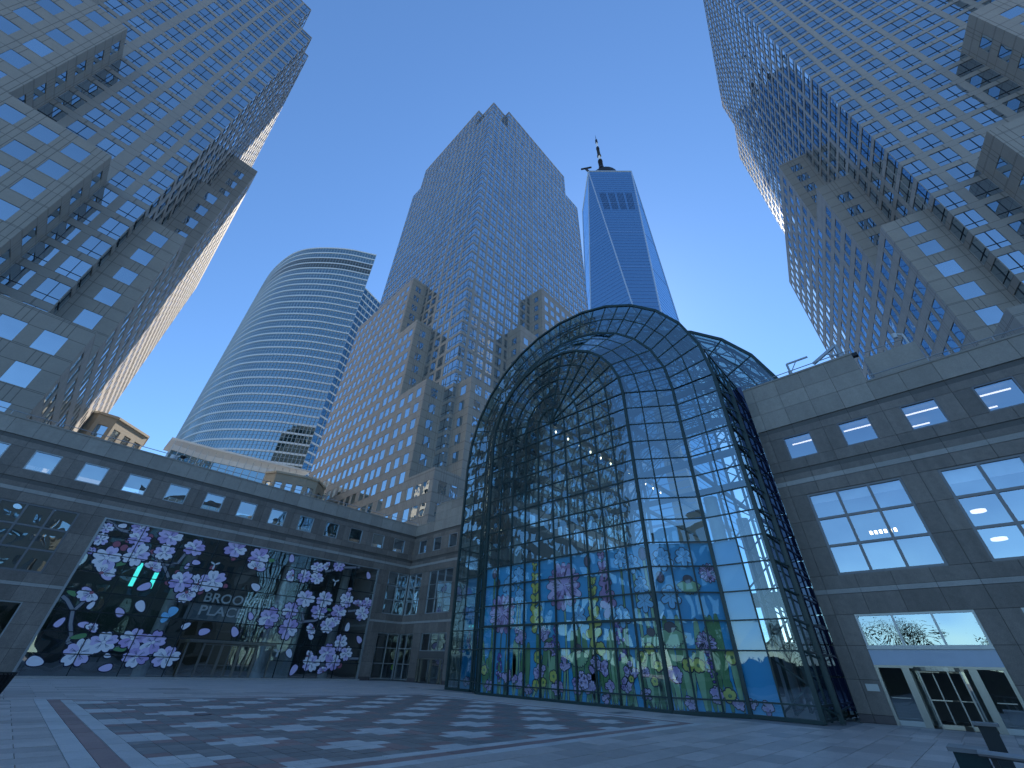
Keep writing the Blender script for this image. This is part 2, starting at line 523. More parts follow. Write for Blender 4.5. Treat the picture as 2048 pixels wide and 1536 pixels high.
FLOOR, ZB = 4.0, 1.4
def shaft_face(wall, panes, mull, fmap, u0, u1, z0, z1, first=2.3):
    """glazed shaft: piers every 3.05 m that thin out with height"""
    us, u = [u0], u0 + first
    while u < u1 - 1.0:
        us.append(u)
        u += 3.05
    us.append(u1)
    k0 = int(math.ceil((z0 - ZB) / FLOOR))
    zs = [z0] + [ZB + FLOOR * k for k in range(k0, 200) if z0 + 0.8 < ZB + FLOOR * k < z1 - 0.8] + [z1]
    for za, zb in zip(zs, zs[1:]):
        zm = (za + zb) / 2
        t = min(1, max(0, (zm - 50) / 90))
        pw, sp = 0.95 - 0.5 * t, 1.0 - 0.3 * t
        if zb - za < sp + 0.5:
            plain_wall(wall, fmap, u0, u1, za, zb)
            continue
        for j, (ua, ub) in enumerate(zip(us, us[1:])):
            l = 0.07 if j == 0 else pw / 2
            r = 0.07 if j == len(us) - 2 else pw / 2
            if ub - ua < l + r + 0.4:
                plain_wall(wall, fmap, ua, ub, za, zb)
                continue
            cell(wall, panes, fmap, ua, ub, za, zb, ua + l, ub - r, za + sp / 2, zb - sp / 2, 0.10, mull)

def block_face(wall, panes, fmap, u0, u1, z0, z1, margin=0.8):
    """solid stone block with punched square windows"""
    k0 = int(math.ceil((z0 - ZB) / FLOOR))
    zs = [z0] + [ZB + FLOOR * k for k in range(k0, 200) if z0 + 0.3 < ZB + FLOOR * k < z1 - 0.3] + [z1]
    n = max(1, int(round((u1 - u0 - margin) / 2.9)))
    us = [u0 + margin + (u1 - u0 - margin) * j / n for j in range(n + 1)]
    for za, zb in zip(zs, zs[1:]):
        full = zb - za > 3.4
        if not full:
            plain_wall(wall, fmap, u0, u1, za, zb)
            continue
        plain_wall(wall, fmap, u0, u0 + margin, za, zb)
        for ua, ub in zip(us, us[1:]):
            c = (ua + ub) / 2
            cell(wall, panes, fmap, ua, ub, za, zb, c - 0.91, c + 0.91, za + 0.62, za + 2.92, 0.08)

def side_face(wall, panes, fmap, u0, u1, z0, z1):
    """the narrow return of a stone block, one window wide"""
    k0 = int(math.ceil((z0 - ZB) / FLOOR))
    zs = [z0] + [ZB + FLOOR * k for k in range(k0, 200) if z0 + 0.3 < ZB + FLOOR * k < z1 - 0.3] + [z1]
    for za, zb in zip(zs, zs[1:]):
        if zb - za < 3.4:
            plain_wall(wall, fmap, u0, u1, za, zb)
        else:
            c = (u0 + u1) / 2
            cell(wall, panes, fmap, u0, u1, za, zb, c - 0.91, c + 0.91, za + 0.62, za + 2.92, 0.08)

def tower(root, org, ax, ay, Pb, Qb, LP, LQ, zt, zlow, shafts, roofs, cores, out=5.0):
    """local frame: the glazed shaft fills p>0, q>0; face P looks along -p and runs along q, face Q looks along -q and runs along p.
    Pb/Qb: (start, top) of the stepped stone blocks in front of the faces."""
    org, ax, ay = Vector(org), Vector(ax), Vector(ay)
    def W(p, q, z):
        v = org + ax * p + ay * q
        return (v.x, v.y, z)
    def facP(p0):
        return lambda u, z, o: W(p0 - o, u, z)
    def facQ(q0):
        return lambda u, z, o: W(u, q0 - o, z)
    stone_w, shaft_w, panes, mull, roof = MB(), MB(), [], [], MB()
    for blocks, L, fac, ret, rp in ((Pb, LP, facP, facQ, 0), (Qb, LQ, facQ, facP, 1)):
        for k, (s, top) in enumerate(blocks):
            e = blocks[k + 1][0] if k + 1 < len(blocks) else L
            block_face(stone_w, panes, fac(-out), s, e, zlow, top)
            if k > 0:
                side_face(stone_w, panes, ret(s), -out, 0.0, blocks[k - 1][1], top)
            s2 = max(s, 0.0) if rp else s
            c = [(-out, s2), (0, s2), (0, e), (-out, e)] if rp == 0 else [(s2, -out), (s2, 0), (e, 0), (e, -out)]
            roof.poly([W(a, b, top - 0.02) for a, b in c])
        tops = [(0.0, blocks[0][1])] + [(s, t) for s, t in blocks[1:]] + [(L, None)]
        for (u0, zz), (u1, _) in zip(tops, tops[1:]):
            pass
    for face, pos0, u0, u1, z0, z1, first in shafts:
        shaft_face(shaft_w, panes, mull, (facP if face == 'P' else facQ)(pos0), u0, u1, z0, z1, first)
    for (p0, q0, p1, q1, z) in roofs:
        roof.poly([W(p0, q0, z), W(p1, q0, z), W(p1, q1, z), W(p0, q1, z)])
    core = MB(W)
    for (p0, q0, p1, q1, z0, z1) in cores:
        core.box(p0, p1, q0, q1, z0, z1)
    stone_w.build("stone_block_wall", 'tower_stone', root)
    shaft_w.build("shaft_wall", 'shaft_stone', root)
    roof.build("roof", 'shaft_stone', root)
    core.build("core_wall", 'interior_dark', root)
    if mull:
        mb = MB()
        for a, b in mull:
            mb.bar(a, b, 0.075, 0.05)
        mb.build("window_mullions", 'mull_dark', root, kind="stuff")
    # window panes: the 300 that show largest are objects, the others one joined part
    info = []
    for c, w, h, fm in panes:
        q = project(c)
        e0, ez, en = Vector(fm(1, 0, 0)) - Vector(fm(0, 0, 0)), Vector((0, 0, 1)), Vector(fm(0, 0, 1)) - Vector(fm(0, 0, 0))
        vis = 0
        if q and -20 < q[0] < 2068 and -20 < q[1] < 1200:
            toc = Vector((0, 0, CAM_Z)) - Vector(c)
            vis = max(0, en.dot(toc) / toc.length) * w * h / toc.length ** 2
        info.append((vis, c, w, h, e0, ez, en))
    info.sort(key=lambda t: -t[0])
    rest = MB()
    for i, (vis, c, w, h, e0, ez, en) in enumerate(info):
        tu, tv = random.gauss(0, 0.008), random.gauss(0, 0.008)
        c = Vector(c)
        if i < 300 and vis > 0:
            n2 = (en + e0 * tu + ez * tv).normalized()
            link("window_pane", quad_mesh('tower_glass'), root, mat4(c, e0 * w, -n2, ez * h))
        else:
            c4 = []
            for su, sv in ((-.5, -.5), (.5, -.5), (.5, .5), (-.5, .5)):
                c4.append(tuple(c + e0 * (su * w) + ez * (sv * h) - en * (su * w * tu + sv * h * tv)))
            rest.poly(c4)
    rest.build("window_pane_field", 'tower_glass', root, kind="stuff")
    return W

# left tower
lt = thing("office_tower", (-13.07, 61, 0), "granite and glass tower on the far left with stepped stone blocks and dark side wall", "tower", "stepped office towers")
tower(lt, (-13.07, 61, 0), (0, 1, 0), (-1, 0, 0),
      [(-5.0, 30.2), (4.9, 53.8), (14.3, 77.6), (24.0, 101.5)], [(-5.0, 30.2), (2.5, 54), (13.8, 78), (22.3, 100)], 44, 78, 127.4, 13.4,
      [('P', 0, 0, 4.9, 30.2, 127.4, 2.6), ('P', 0, 4.9, 14.3, 53.8, 127.4, 0.85), ('P', 0, 14.3, 24, 77.6, 127.4, 0.6), ('P', 0, 24, 44, 101.5, 127.4, 0.05 + 3),
       ('P', 1.5, 4.2, 44, 127.4, 142, 2), ('Q', 4.2, 1.5, 9.5, 127.4, 142, 2), ('P', 9.5, 0, 4.2, 127.4, 137.5, 2),
       ('Q', 0, 0, 2.5, 30.2, 127.4, 2.4), ('Q', 0, 2.5, 9.5, 54, 127.4, 0.9), ('Q', 0, 9.5, 13.8, 54, 137.5, 0.6), ('Q', 0, 13.8, 22.3, 78, 137.5, 0.8), ('Q', 0, 22.3, 66, 100, 137.5, 1.5)],
      [(0, 0, 9.5, 44, 127.4), (9.5, 0, 66, 44, 137.5), (1.5, 4.2, 66, 44, 142)],
      [(0.4, 0.4, 65.5, 43.5, 0, 127.2), (9.9, 0.4, 65.5, 43.5, 127.2, 137.3), (1.9, 4.6, 65.5, 43.5, 127.2, 141.8),
       (-4.5, -4.1, 77, 43.5, 0, 29.8), (2.9, -4.5, 77.5, 0.4, 29.8, 53.6), (14.2, -4.5, 77.5, 0.4, 53.6, 77.6), (22.7, -4.5, 77.5, 0.4, 77.6, 99.6),
       (-4.5, 5.3, 0.4, 43.5, 29.8, 53.4), (-4.5, 14.7, 0.4, 43.5, 53.4, 77.2), (-4.5, 24.4, 0.4, 43.5, 77.2, 101)])
# right tower, turned 11.5 degrees
rp = RAD(11.5)
rt = thing("office_tower", (57.5, -18.46, 0), "granite and glass tower on the far right with a lattice-like shaded side wall", "tower", "stepped office towers")
tower(rt, (57.5, -18.46, 0), (math.cos(rp), math.sin(rp), 0), (math.sin(rp), -math.cos(rp), 0),
      [(-5.0, 31), (5.04, 55.3), (14.7, 79.8), (24.3, 104)], [(-5.0, 31), (2.4, 53.8), (10.8, 76.5), (19, 98.6)], 44, 59, 184.5, 13.4,
      [('P', 0, 0, 5.04, 31, 184.5, 2.35), ('P', 0, 5.04, 14.7, 55.3, 184.5, 0.4), ('P', 0, 14.7, 24.3, 79.8, 184.5, 3.05), ('P', 0, 24.3, 44, 104, 184.5, 3.05),
       ('Q', 0, 0, 2.4, 31, 184.5, 2.4), ('Q', 0, 2.4, 10.8, 53.8, 184.5, 2.8), ('Q', 0, 10.8, 19, 76.5, 184.5, 2.8), ('Q', 0, 19, 45.5, 98.6, 184.5, 2.9),
       ('Q', 0, 45.5, 59, 98.6, 168, 2.9)],
      [(0, 0, 45.5, 44, 184.5), (45.5, 0, 59, 44, 168)],
      [(0.4, 0.4, 45, 43.5, 0, 184.2), (45, 0.4, 58.6, 43.5, 0, 167.8),
       (-4.5, -4.2, 58.5, 43.5, 0, 30.6), (2.8, -4.5, 58.5, 0.4, 30.6, 53.4), (11.2, -4.5, 58.5, 0.4, 53.4, 76), (19.4, -4.5, 58.5, 0.4, 76, 98.2),
       (-4.5, 5.4, 0.4, 43.5, 30.6, 54.9), (-4.5, 15.1, 0.4, 43.5, 54.9, 79.4), (-4.5, 24.7, 0.4, 43.5, 79.4, 103.6)])
# centre tower
ct = thing("office_tower", (43.8, 62.1, 0), "granite tower with notched pyramid-like top standing at picture centre behind the glass atrium", "tower", "stepped office towers")
tower(ct, (43.8, 62.1, 0), (1, 0, 0), (0, 1, 0),
      [(-5.0, 30.5), (3.3, 54), (14.0, 79), (22.6, 103)], [(-5.0, 30.5), (1.0, 54), (16.3, 80), (25.7, 103)], 58, 62, 215, 13.4,
      [('P', 0, 0, 3.3, 30.5, 198, 2.4), ('P', 0, 3.3, 14, 54, 198, 2.15), ('P', 0, 14, 22.6, 79, 198, 0.6), ('P', 0, 22.6, 58, 103, 198, 1.15),
       ('P', 0, 10, 51.5, 198, 215, 2.4), ('P', 2.5, 2.5, 10, 198, 215, 2.4), ('Q', 10, 0, 2.5, 198, 215, 2.4),
       ('Q', 0, 0, 1.0, 30.5, 198, 1.0), ('Q', 0, 1.0, 16.3, 54, 198, 1.4), ('Q', 0, 16.3, 25.7, 80, 198, 1.35), ('Q', 0, 25.7, 62, 103, 198, 1.1),
       ('Q', 0, 10, 52, 198, 215, 2.4), ('Q', 2.5, 2.5, 10, 198, 215, 2.4), ('P', 10, 0, 2.5, 198, 215, 2.4)],
      [(0, 0, 62, 58, 198), (2.5, 2.5, 52, 51.5, 215), (0, 10, 2.5, 51.5, 215), (10, 0, 52, 2.5, 215)],
      [(0.4, 0.4, 61.6, 57.6, 0, 197.8), (2.9, 2.9, 51.6, 51, 197.8, 214.8), (0.4, 10.4, 3, 51, 197.8, 214.8), (10.4, 0.4, 51.6, 3, 197.8, 214.8),
       (-4.5, -4.5, 61.6, 57.6, 0, 30.1), (1.4, -4.5, 61.6, 0.4, 30.1, 53.6), (16.7, -4.5, 61.6, 0.4, 53.6, 79.6), (26.1, -4.5, 61.6, 0.4, 79.6, 102.6),
       (-4.5, 3.7, 0.4, 57.6, 30.1, 53.6), (-4.5, 14.4, 0.4, 57.6, 53.6, 78.6), (-4.5, 23, 0.4, 57.6, 78.6, 102.6)])

# ------------------------------------------------------------------ curved glass tower (far, left of centre)
gs = thing("curved_glass_tower", (40, 230, 0), "bowed pale glass tower with banded floors left of the centre tower", "tower")
ctrl = [(58.1, 192), (42, 202.5), (27.7, 217), (20, 230), (16.2, 245), (14.6, 262), (15.0, 281)]
def catmull(pts, n):
    out = []
    P = [np.array(p, float) for p in pts]
    P = [2 * P[0] - P[1]] + P + [2 * P[-1] - P[-2]]
    for i in range(1, len(P) - 2):
        for k in range(n):
            t = k / n
            out.append(0.5 * ((2 * P[i]) + (P[i + 1] - P[i - 1]) * t + (2 * P[i - 1] - 5 * P[i] + 4 * P[i + 1] - P[i + 2]) * t * t + (3 * P[i] - P[i - 1] - 3 * P[i + 1] + P[i + 2]) * t ** 3))
    out.append(P[-2])
    return out
curve = catmull(ctrl, 11)
gl, band, fin, dk = MB(), MB(), MB(), MB()
NF, GH, GB = 43, 5.1, 9.0
for a, b in zip(curve, curve[1:]):
    d = (b - a) / np.linalg.norm(b - a)
    n = np.array([-d[1], d[0]])
    if n @ (-a) < 0:
        n = -n
    for f in range(NF):
        z0, z1 = GB + f * GH, GB + (f + 1) * GH
        mech = f in (39, 40)
        tilt = random.gauss(0, 0.012)
        tgt = dk if mech else gl
        p, q = a, b
        tgt.poly([(p[0], p[1], z0), (q[0] + n[0] * tilt, q[1] + n[1] * tilt, z0), (q[0], q[1], z1), (p[0] + n[0] * tilt, p[1] + n[1] * tilt, z1)])
        o0, o1 = n * 0.02, n * 0.32
        bz0, bz1 = z1 - 1.0, z1 - 0.1
        band.poly([(p[0] + o1[0], p[1] + o1[1], bz0), (q[0] + o1[0], q[1] + o1[1], bz0), (q[0] + o1[0], q[1] + o1[1], bz1), (p[0] + o1[0], p[1] + o1[1], bz1)])
        band.poly([(p[0] + o0[0], p[1] + o0[1], bz0), (q[0] + o0[0], q[1] + o0[1], bz0), (q[0] + o1[0], q[1] + o1[1], bz0), (p[0] + o1[0], p[1] + o1[1], bz0)])
    fin.bar((a[0] + n[0] * .36, a[1] + n[1] * .36, GB), (a[0] + n[0] * .36, a[1] + n[1] * .36, GB + NF * GH), 0.16, 0.16)
for f in range(NF):
    z = GB + f * GH + 2.2
    for a, b in zip(curve, curve[1:]):
        fin.bar((a[0] - .12, a[1] - .12, z), (b[0] - .12, b[1] - .12, z), 0.08, 0.10)
gl.build("curved_glass", 'gs_glass', gs, kind="stuff")
band.build("spandrel_band", 'gs_band', gs, kind="stuff")
fin.build("vertical_fin", 'gs_fin', gs, kind="stuff")
dk.build("plant_louvre", 'gs_dark', gs)
# right end wall and the lower set-back part behind it
GT = GB + NF * GH
body = MB()
body.poly([(x, y, GT - 0.3) for x, y in curve] + [(82, 281, GT - 0.3)])
body.poly([(15.0, 281, 0), (82, 281, 0), (82, 281, GT), (15.0, 281, GT)])
body.build("roof", 'gs_band', gs)
eg, eb = MB(), MB()
for f in range(NF):
    z0, z1 = GB + f * GH, GB + (f + 1) * GH
    eg.poly([(58.1, 192, z0), (82, 281, z0), (82, 281, z1), (58.1, 192, z1)])
    if z1 < 204:
        eg.poly([(60, 199, z0), (84, 207, z0), (84, 207, z1), (60, 199, z1)])
        eb.bar((60, 198.9, z1 - .6), (84, 206.9, z1 - .6), 0.4, 0.9)
        for k in range(9):
            x = 60 + 24 * k / 8
            eb.bar((x, 198.8 + 8 * k / 8, z0), (x, 198.8 + 8 * k / 8, z1), 0.2, 0.2)
eg.build("end_wall_glass", 'gs_glass', gs)
eb.build("end_wall_band", 'gs_band', gs, kind="stuff")

# glass annex at its foot
an = thing("glass_annex", (20, 158, 0), "low glass annex with pale flat canopy at the foot of the curved tower", "building")
A0, A1, A2 = np.array([8.4, 153.5]), np.array([17.6, 154.5]), np.array([45.5, 147.8])
ag, ab_, af = MB(), MB(), MB()
for p, q, n in ((A0, A1, 5), (A1, A2, 13)):
    for j in range(n):
        a, b = p + (q - p) * j / n, p + (q - p) * (j + 1) / n
        for z0, z1 in ((30, 36), (36, 42), (42, 48), (48, 54.2)):
            ag.poly([(a[0], a[1], z0), (b[0], b[1], z0), (b[0], b[1], z1), (a[0], a[1], z1)])
            ab_.bar((a[0], a[1] - .2, z1 - .8), (b[0], b[1] - .2, z1 - .8), 0.3, 1.6)
        af.bar((a[0], a[1] - .45, 30), (a[0], a[1] - .45, 56), 0.16, 0.16)
ag.build("annex_glass", 'gs_glass', an)
ab_.build("annex_band", 'gs_band', an, kind="stuff")
af.build("annex_fin", 'gs_fin', an, kind="stuff")
cp = MB()
for z in (55.6, 56.2):
    cp.poly([(7.2, 153, z), (17.6, 151.5, z), (47, 145.4, z), (47, 165, z), (7.2, 165, z)])
cp.poly([(7.2, 153, 55.6), (17.6, 151.5, 55.6), (17.6, 151.5, 56.2), (7.2, 153, 56.2)])
cp.poly([(17.6, 151.5, 55.6), (47, 145.4, 55.6), (47, 145.4, 56.2), (17.6, 151.5, 56.2)])
cp.build("canopy", 'gs_band', an)

# ------------------------------------------------------------------ tapered blue tower with spire (far)
wt = thing("tapered_glass_tower", (229.3, 98.2, 0), "very tall tapering blue glass tower with a spire behind the atrium", "tower")
T = [np.array((198.6, 99.3)), np.array((228.2, 67.5)), np.array((260.0, 97.1)), np.array((230.4, 128.9))]     # top square
Bq = [np.array((198.8, 128.7)), np.array((198.8, 67.7)), np.array((259.8, 67.7)), np.array((259.8, 128.7))]    # base square
ZT, Z0 = 417.0, 57.0
wg_, we = MB(), MB()
for k in range(4):
    b0, b1 = Bq[k], Bq[(k + 1) % 4]
    t0, t1 = T[k], T[(k + 1) % 4]
    wg_.poly([(*b0, Z0), (*b1, Z0), (*t0, ZT)])
    wg_.poly([(*b1, Z0), (*t1, ZT), (*t0, ZT)])
    wg_.poly([(*b0, 0), (*b1, 0), (*b1, Z0), (*b0, Z0)])
    we.bar((*b1, Z0), (*t0, ZT), 0.9, 0.9)
    we.bar((*b1, Z0), (*t1, ZT), 0.9, 0.9)
    we.bar((*t0, ZT), (*t1, ZT), 1.0, 1.0)
wg_.build("tapered_glass", 'wtc_glass', wt)
we.build("corner_edge", 'wtc_edge', wt)
fl = MB()
def ring_at(z):
    t = (z - Z0) / (ZT - Z0)
    pts = []
    for k in range(4):
        b, b1, tt = Bq[k], Bq[(k + 1) % 4], T[k]
        pts.append(b + (T[k - 1] - b) * t if False else b + (tt - b) * t)
        pts.append(b1 + (tt - b1) * t)
    return pts
def octa(z):
    t = (z - Z0) / (ZT - Z0)
    pts = []
    for k in range(4):
        b0, b1 = Bq[k], Bq[(k + 1) % 4]
        pts.append(b0 + (T[k] - b0) * t)
        pts.append(b1 + (T[k] - b1) * t)
    return pts
cen = np.array((229.3, 98.2))
z = 61.0
i = 0
while z < ZT - 6:
    pts = octa(z)
    for k in range(8):
        a, b = pts[k], pts[(k + 1) % 8]
        oa, ob = (a - cen) / np.linalg.norm(a - cen) * .12, (b - cen) / np.linalg.norm(b - cen) * .12
        a, b = a + oa, b + ob
        h = 0.55 if i % 12 else 1.3
        fl.poly([(*a, z), (*b, z), (*b, z + h), (*a, z + h)])
    z += 4.05
    i += 1
fl.build("floor_line", 'wtc_line', wt, kind="stuff")
lv = MB()
e0, e1 = T[0], T[1]
dn = np.array((-(e1 - e0)[1], (e1 - e0)[0]))
dn = dn / np.linalg.norm(dn)
if dn @ (cen - e0) > 0:
    dn = -dn
nb = Bq[1]
for g in range(4):
    for s in range(5):
        u = 0.10 + g * 0.215 + s * 0.033
        for (za, zb) in ((342, 372),):
            def fp(u, z):
                t = (ZT - z) / (ZT - Z0)
                l = e0 + (nb - e0) * t
                r = e1 + (nb - e1) * t
                p = l + (r - l) * u
                return (p[0] + dn[0] * .25, p[1] + dn[1] * .25, z)
            w = 0.009
            lv.poly([fp(u, za), fp(u + w, za), fp(u + w, zb), fp(u, zb)])
lv.build("louvre_slot", 'wtc_dark', wt)
sp = MB()
sp.mat('truss_steel').tube((229.3, 98.2, 417), (229.3, 98.2, 430), 14, 13, 28)
sp.mat('black').tube((229.3, 98.2, 430), (229.3, 98.2, 437), 16.5, 16.5, 28)
link("beacon_ring", sp.mesh("beacon_ring"), wt)
sp = MB()
zz = 437
for i, (h, r, k) in enumerate([(12, 2.6, 'truss_steel'), (3, 3.6, 'black'), (13, 2.3, 'truss_steel'), (3, 3.2, 'black'), (12, 1.9, 'truss_steel'), (3, 2.8, 'black'), (10, 1.5, 'white'), (3, 2.4, 'black'), (14, 1.3, 'truss_steel'), (4, 2.0, 'black'), (12, 0.9, 'white'), (7, 1.5, 'black'), (14, 0.5, 'black')]):
    sp.mat(k).tube((229.3, 98.2, zz), (229.3, 98.2, zz + h), r, r * (0.9 if i < 12 else 0.1), 10)
    if k == 'truss_steel':
        for q in range(5):
            z1 = zz + h * (q + 0.5) / 5
            sp.mat('black').tube((229.3, 98.2, z1), (229.3, 98.2, z1 + .8), r * 1.35, r * 1.35, 10)
    zz += h
link("spire", sp.mesh("spire"), wt)
cr = MB().bar((198.6, 99.3, 417), (197, 101, 422), 1.6).bar((194, 104.5, 421), (201, 96.5, 424.5), 1.3)
cr.build("roof_crane", 'black', wt)

# ------------------------------------------------------------------ low granite wings round the plaza
WROWS = [  # z0, z1, stone, proud
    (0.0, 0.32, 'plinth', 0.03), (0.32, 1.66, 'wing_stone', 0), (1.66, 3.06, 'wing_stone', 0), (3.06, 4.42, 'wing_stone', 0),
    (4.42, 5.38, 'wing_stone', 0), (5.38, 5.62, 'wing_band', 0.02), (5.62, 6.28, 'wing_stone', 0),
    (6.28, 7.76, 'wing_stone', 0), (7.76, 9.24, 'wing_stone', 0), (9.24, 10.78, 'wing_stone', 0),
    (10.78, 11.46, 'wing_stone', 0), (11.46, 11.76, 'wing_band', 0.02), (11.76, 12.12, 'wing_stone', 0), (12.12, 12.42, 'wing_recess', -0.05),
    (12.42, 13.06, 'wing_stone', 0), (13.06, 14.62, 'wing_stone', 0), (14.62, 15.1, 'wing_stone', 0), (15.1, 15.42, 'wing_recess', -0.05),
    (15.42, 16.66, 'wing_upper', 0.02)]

def wing_wall(root, fmap, u0, u1, joints, openings, tall=None, count=None):
    """fmap(u, out, z) -> world, e axes axis aligned. openings: (u0,u1,z0,z1). tall: (u0,u1,z) a raised parapet"""
    rows = [(a, b, k, p, u0, u1) for a, b, k, p in WROWS]
    if tall:
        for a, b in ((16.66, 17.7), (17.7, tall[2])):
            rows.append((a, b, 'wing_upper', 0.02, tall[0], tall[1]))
    g = 0.008
    made = []
    for za, zb, key, proud, ra, rb in rows:
        ops = [(a, b) for a, b, c, d in openings if c < zb - 0.01 and d > za + 0.01]
        brk = sorted(set([ra, rb] + [j for j in joints if ra + 0.2 < j < rb - 0.2] + [x for o in ops for x in o if ra < x < rb]))
        # leave out a joint that would cut a sliver next to an opening
        clean = [brk[0]]
        for b in brk[1:]:
            edge = any(abs(b - x) < 1e-6 for o in ops for x in o) or b in (ra, rb)
            if b - clean[-1] < 0.35:
                if edge and clean[-1] not in (ra,) and not any(abs(clean[-1] - x) < 1e-6 for o in ops for x in o):
                    clean[-1] = b
                elif edge:
                    clean.append(b)
                continue
            clean.append(b)
        for a, b in zip(clean, clean[1:]):
            m = (a + b) / 2
            if any(o[0] - 1e-6 < m < o[1] + 1e-6 for o in ops) or b - a < 0.02:
                continue
            made.append((a, b, za, zb, key, proud))
    def size(t):
        c = fmap((t[0] + t[1]) / 2, 0, (t[2] + t[3]) / 2)
        q = project(c)
        return (t[1] - t[0]) * (t[3] - t[2]) / q[2] ** 2 if q and in_frame(c) else 0
    made.sort(key=size, reverse=True)
    rest = {}
    for i, (a, b, za, zb, key, proud) in enumerate(made):
        p0, p1 = fmap(a + g, -0.12, za + g), fmap(b - g, 0.0 + proud + random.uniform(-.002, .002), zb - g)
        x0, x1 = sorted((p0[0], p1[0]))
        y0, y1 = sorted((p0[1], p1[1]))
        if i < 300 and size(made[i]) > 0:
            block("granite_panel", key, root, x0, x1, y0, y1, za + g, zb - g)
        else:
            rest.setdefault(key, MB()).box(x0, x1, y0, y1, za + g, zb - g)
    for k, mb in rest.items():
        mb.build("granite_panel_field", k, root, kind="stuff")
    # backing behind the joints
    bk = MB()
    zs = sorted(set([0, tall[2] if tall else 16.66, 16.66] + [z for o in openings for z in o[2:]]))
    for za, zb in zip(zs, zs[1:]):
        lo, hi = (u0, u1) if zb <= 16.67 else (tall[0], tall[1])
        ops = sorted([(o[0], o[1]) for o in openings if o[2] < zb - .01 and o[3] > za + .01])
        u = lo
        for a, b in ops + [(hi, hi)]:
            if a > u + 1e-4:
                p0, p1 = fmap(u, -0.5, za), fmap(a, -0.07, zb)
                bk.box(min(p0[0], p1[0]), max(p0[0], p1[0]), min(p0[1], p1[1]), max(p0[1], p1[1]), za, zb)
            u = max(u, b)
    bk.build("backing_wall", 'joint', root)

def window_unit(root, fmap, u0, u1, z0, z1, nu, nz, glasskey, framekey='alu', fw=0.09, bw=0.06, setback=0.16, name="window", nmul='mullion'):
    """a glazed opening: perimeter frame, mullions, one pane object per light"""
    ub, zb = [u0 + (u1 - u0) * i / nu for i in range(nu + 1)], [z0 + (z1 - z0) * i / nz for i in range(nz + 1)]
    fr = MB()
    def bx(a, b, za, zc, o0, o1):
        p0, p1 = fmap(a, o0, za), fmap(b, o1, zc)
        fr.box(min(p0[0], p1[0]), max(p0[0], p1[0]), min(p0[1], p1[1]), max(p0[1], p1[1]), za, zc)
    o0, o1 = -setback - 0.05, -setback + 0.09
    bx(u0, u0 + fw, z0, z1, o0, o1); bx(u1 - fw, u1, z0, z1, o0, o1)
    bx(u0 + fw, u1 - fw, z0, z0 + fw, o0, o1); bx(u0 + fw, u1 - fw, z1 - fw, z1, o0, o1)
    for u in ub[1:-1]:
        bx(u - bw / 2, u + bw / 2, z0 + fw, z1 - fw, o0, o1 - 0.01)
    for zz in zb[1:-1]:
        bx(u0 + fw, u1 - fw, zz - bw / 2, zz + bw / 2, o0, o1 - 0.015)
    f = fr.build(name, framekey, root)
    for i in range(nu):
        for j in range(nz):
            a, b = Vector(fmap(ub[i], -setback, zb[j])), Vector(fmap(ub[i + 1], -setback, zb[j + 1]))
            c = (a + b) / 2
            e0 = Vector(fmap(1, 0, 0)) - Vector(fmap(0, 0, 0))
            en = Vector(fmap(0, 1, 0)) - Vector(fmap(0, 0, 0))
            n2 = (en + e0 * random.gauss(0, .006) + Vector((0, 0, 1)) * random.gauss(0, .006)).normalized()
            o = bpy.data.objects.new("pane", quad_mesh(glasskey))
            col.objects.link(o)
            o.parent = f
            o.matrix_local = mat4(c, e0 * (ub[i + 1] - ub[i]), -n2, Vector((0, 0, zb[j + 1] - zb[j])))
    return f

# -- left wing: wall plane y = 47.9 facing -y, from the left edge to the inner corner
LY, SXW, RX = 47.9, 31.1, 29.5
lw = thing("granite_wing", (10, 50, 0), "dark granite wing at left with blossom-printed shop glazing and a row of square windows", "building")
fL = lambda u, o, z: (u, LY - o, z)
sq = [(0.9 + 3.02 * k, 2.5 + 3.02 * k) for k in range(-3, 10)]
opL = [(a, b, 13.06, 14.62) for a, b in sq] + [(-5.1, -0.58, 6.28, 10.78), (-11.1, -6.6, 6.28, 10.78), (0.97, 26.8, 0.0, 10.78), (28.2, 31.1, 6.28, 10.78), (28.2, 31.1, 0.0, 4.42), (-5.1, -0.58, 0.32, 4.42)]
jL = [0.2 + 1.51 * k for k in range(-9, 21)]
wing_wall(lw, fL, -13, 31.1, jL, opL)
for a, b in sq:
    if a > -9:
        window_unit(lw, fL, a, b, 13.06, 14.62, 1, 1, 'wing_glass', 'alu', 0.07, setback=0.10)
window_unit(lw, fL, -5.1, -0.58, 6.28, 10.78, 3, 3, 'wing_glass', 'alu_dark', 0.12, 0.12)
window_unit(lw, fL, -11.1, -6.6, 6.28, 10.78, 3, 3, 'wing_glass', 'alu_dark', 0.12, 0.12)
window_unit(lw, fL, -5.1, -0.58, 0.32, 4.42, 3, 2, 'shop_glass', 'alu', 0.09, 0.07)
window_unit(lw, fL, 28.2, 31.1, 6.28, 10.78, 2, 3, 'wing_glass', 'alu', 0.09, 0.07)
window_unit(lw, fL, 28.2, 31.1, 0.1, 4.42, 2, 3, 'shop_glass', 'alu', 0.09, 0.07)
ext_w, ext_p = MB(), []
block_face(ext_w, ext_p, lambda u, z, o: (-13 - u, LY - o, z), 0, 55, 1.4, 16.66)
ext_w.build("plain_granite_wall", 'wing_stone', lw)
ex = MB()
for c, w, h, fm in ext_p:
    ex.poly([(c[0] - w / 2, c[1], c[2] - h / 2), (c[0] + w / 2, c[1], c[2] - h / 2), (c[0] + w / 2, c[1], c[2] + h / 2), (c[0] - w / 2, c[1], c[2] + h / 2)])
ex.build("window_pane_field", 'tower_glass', lw, kind="stuff")
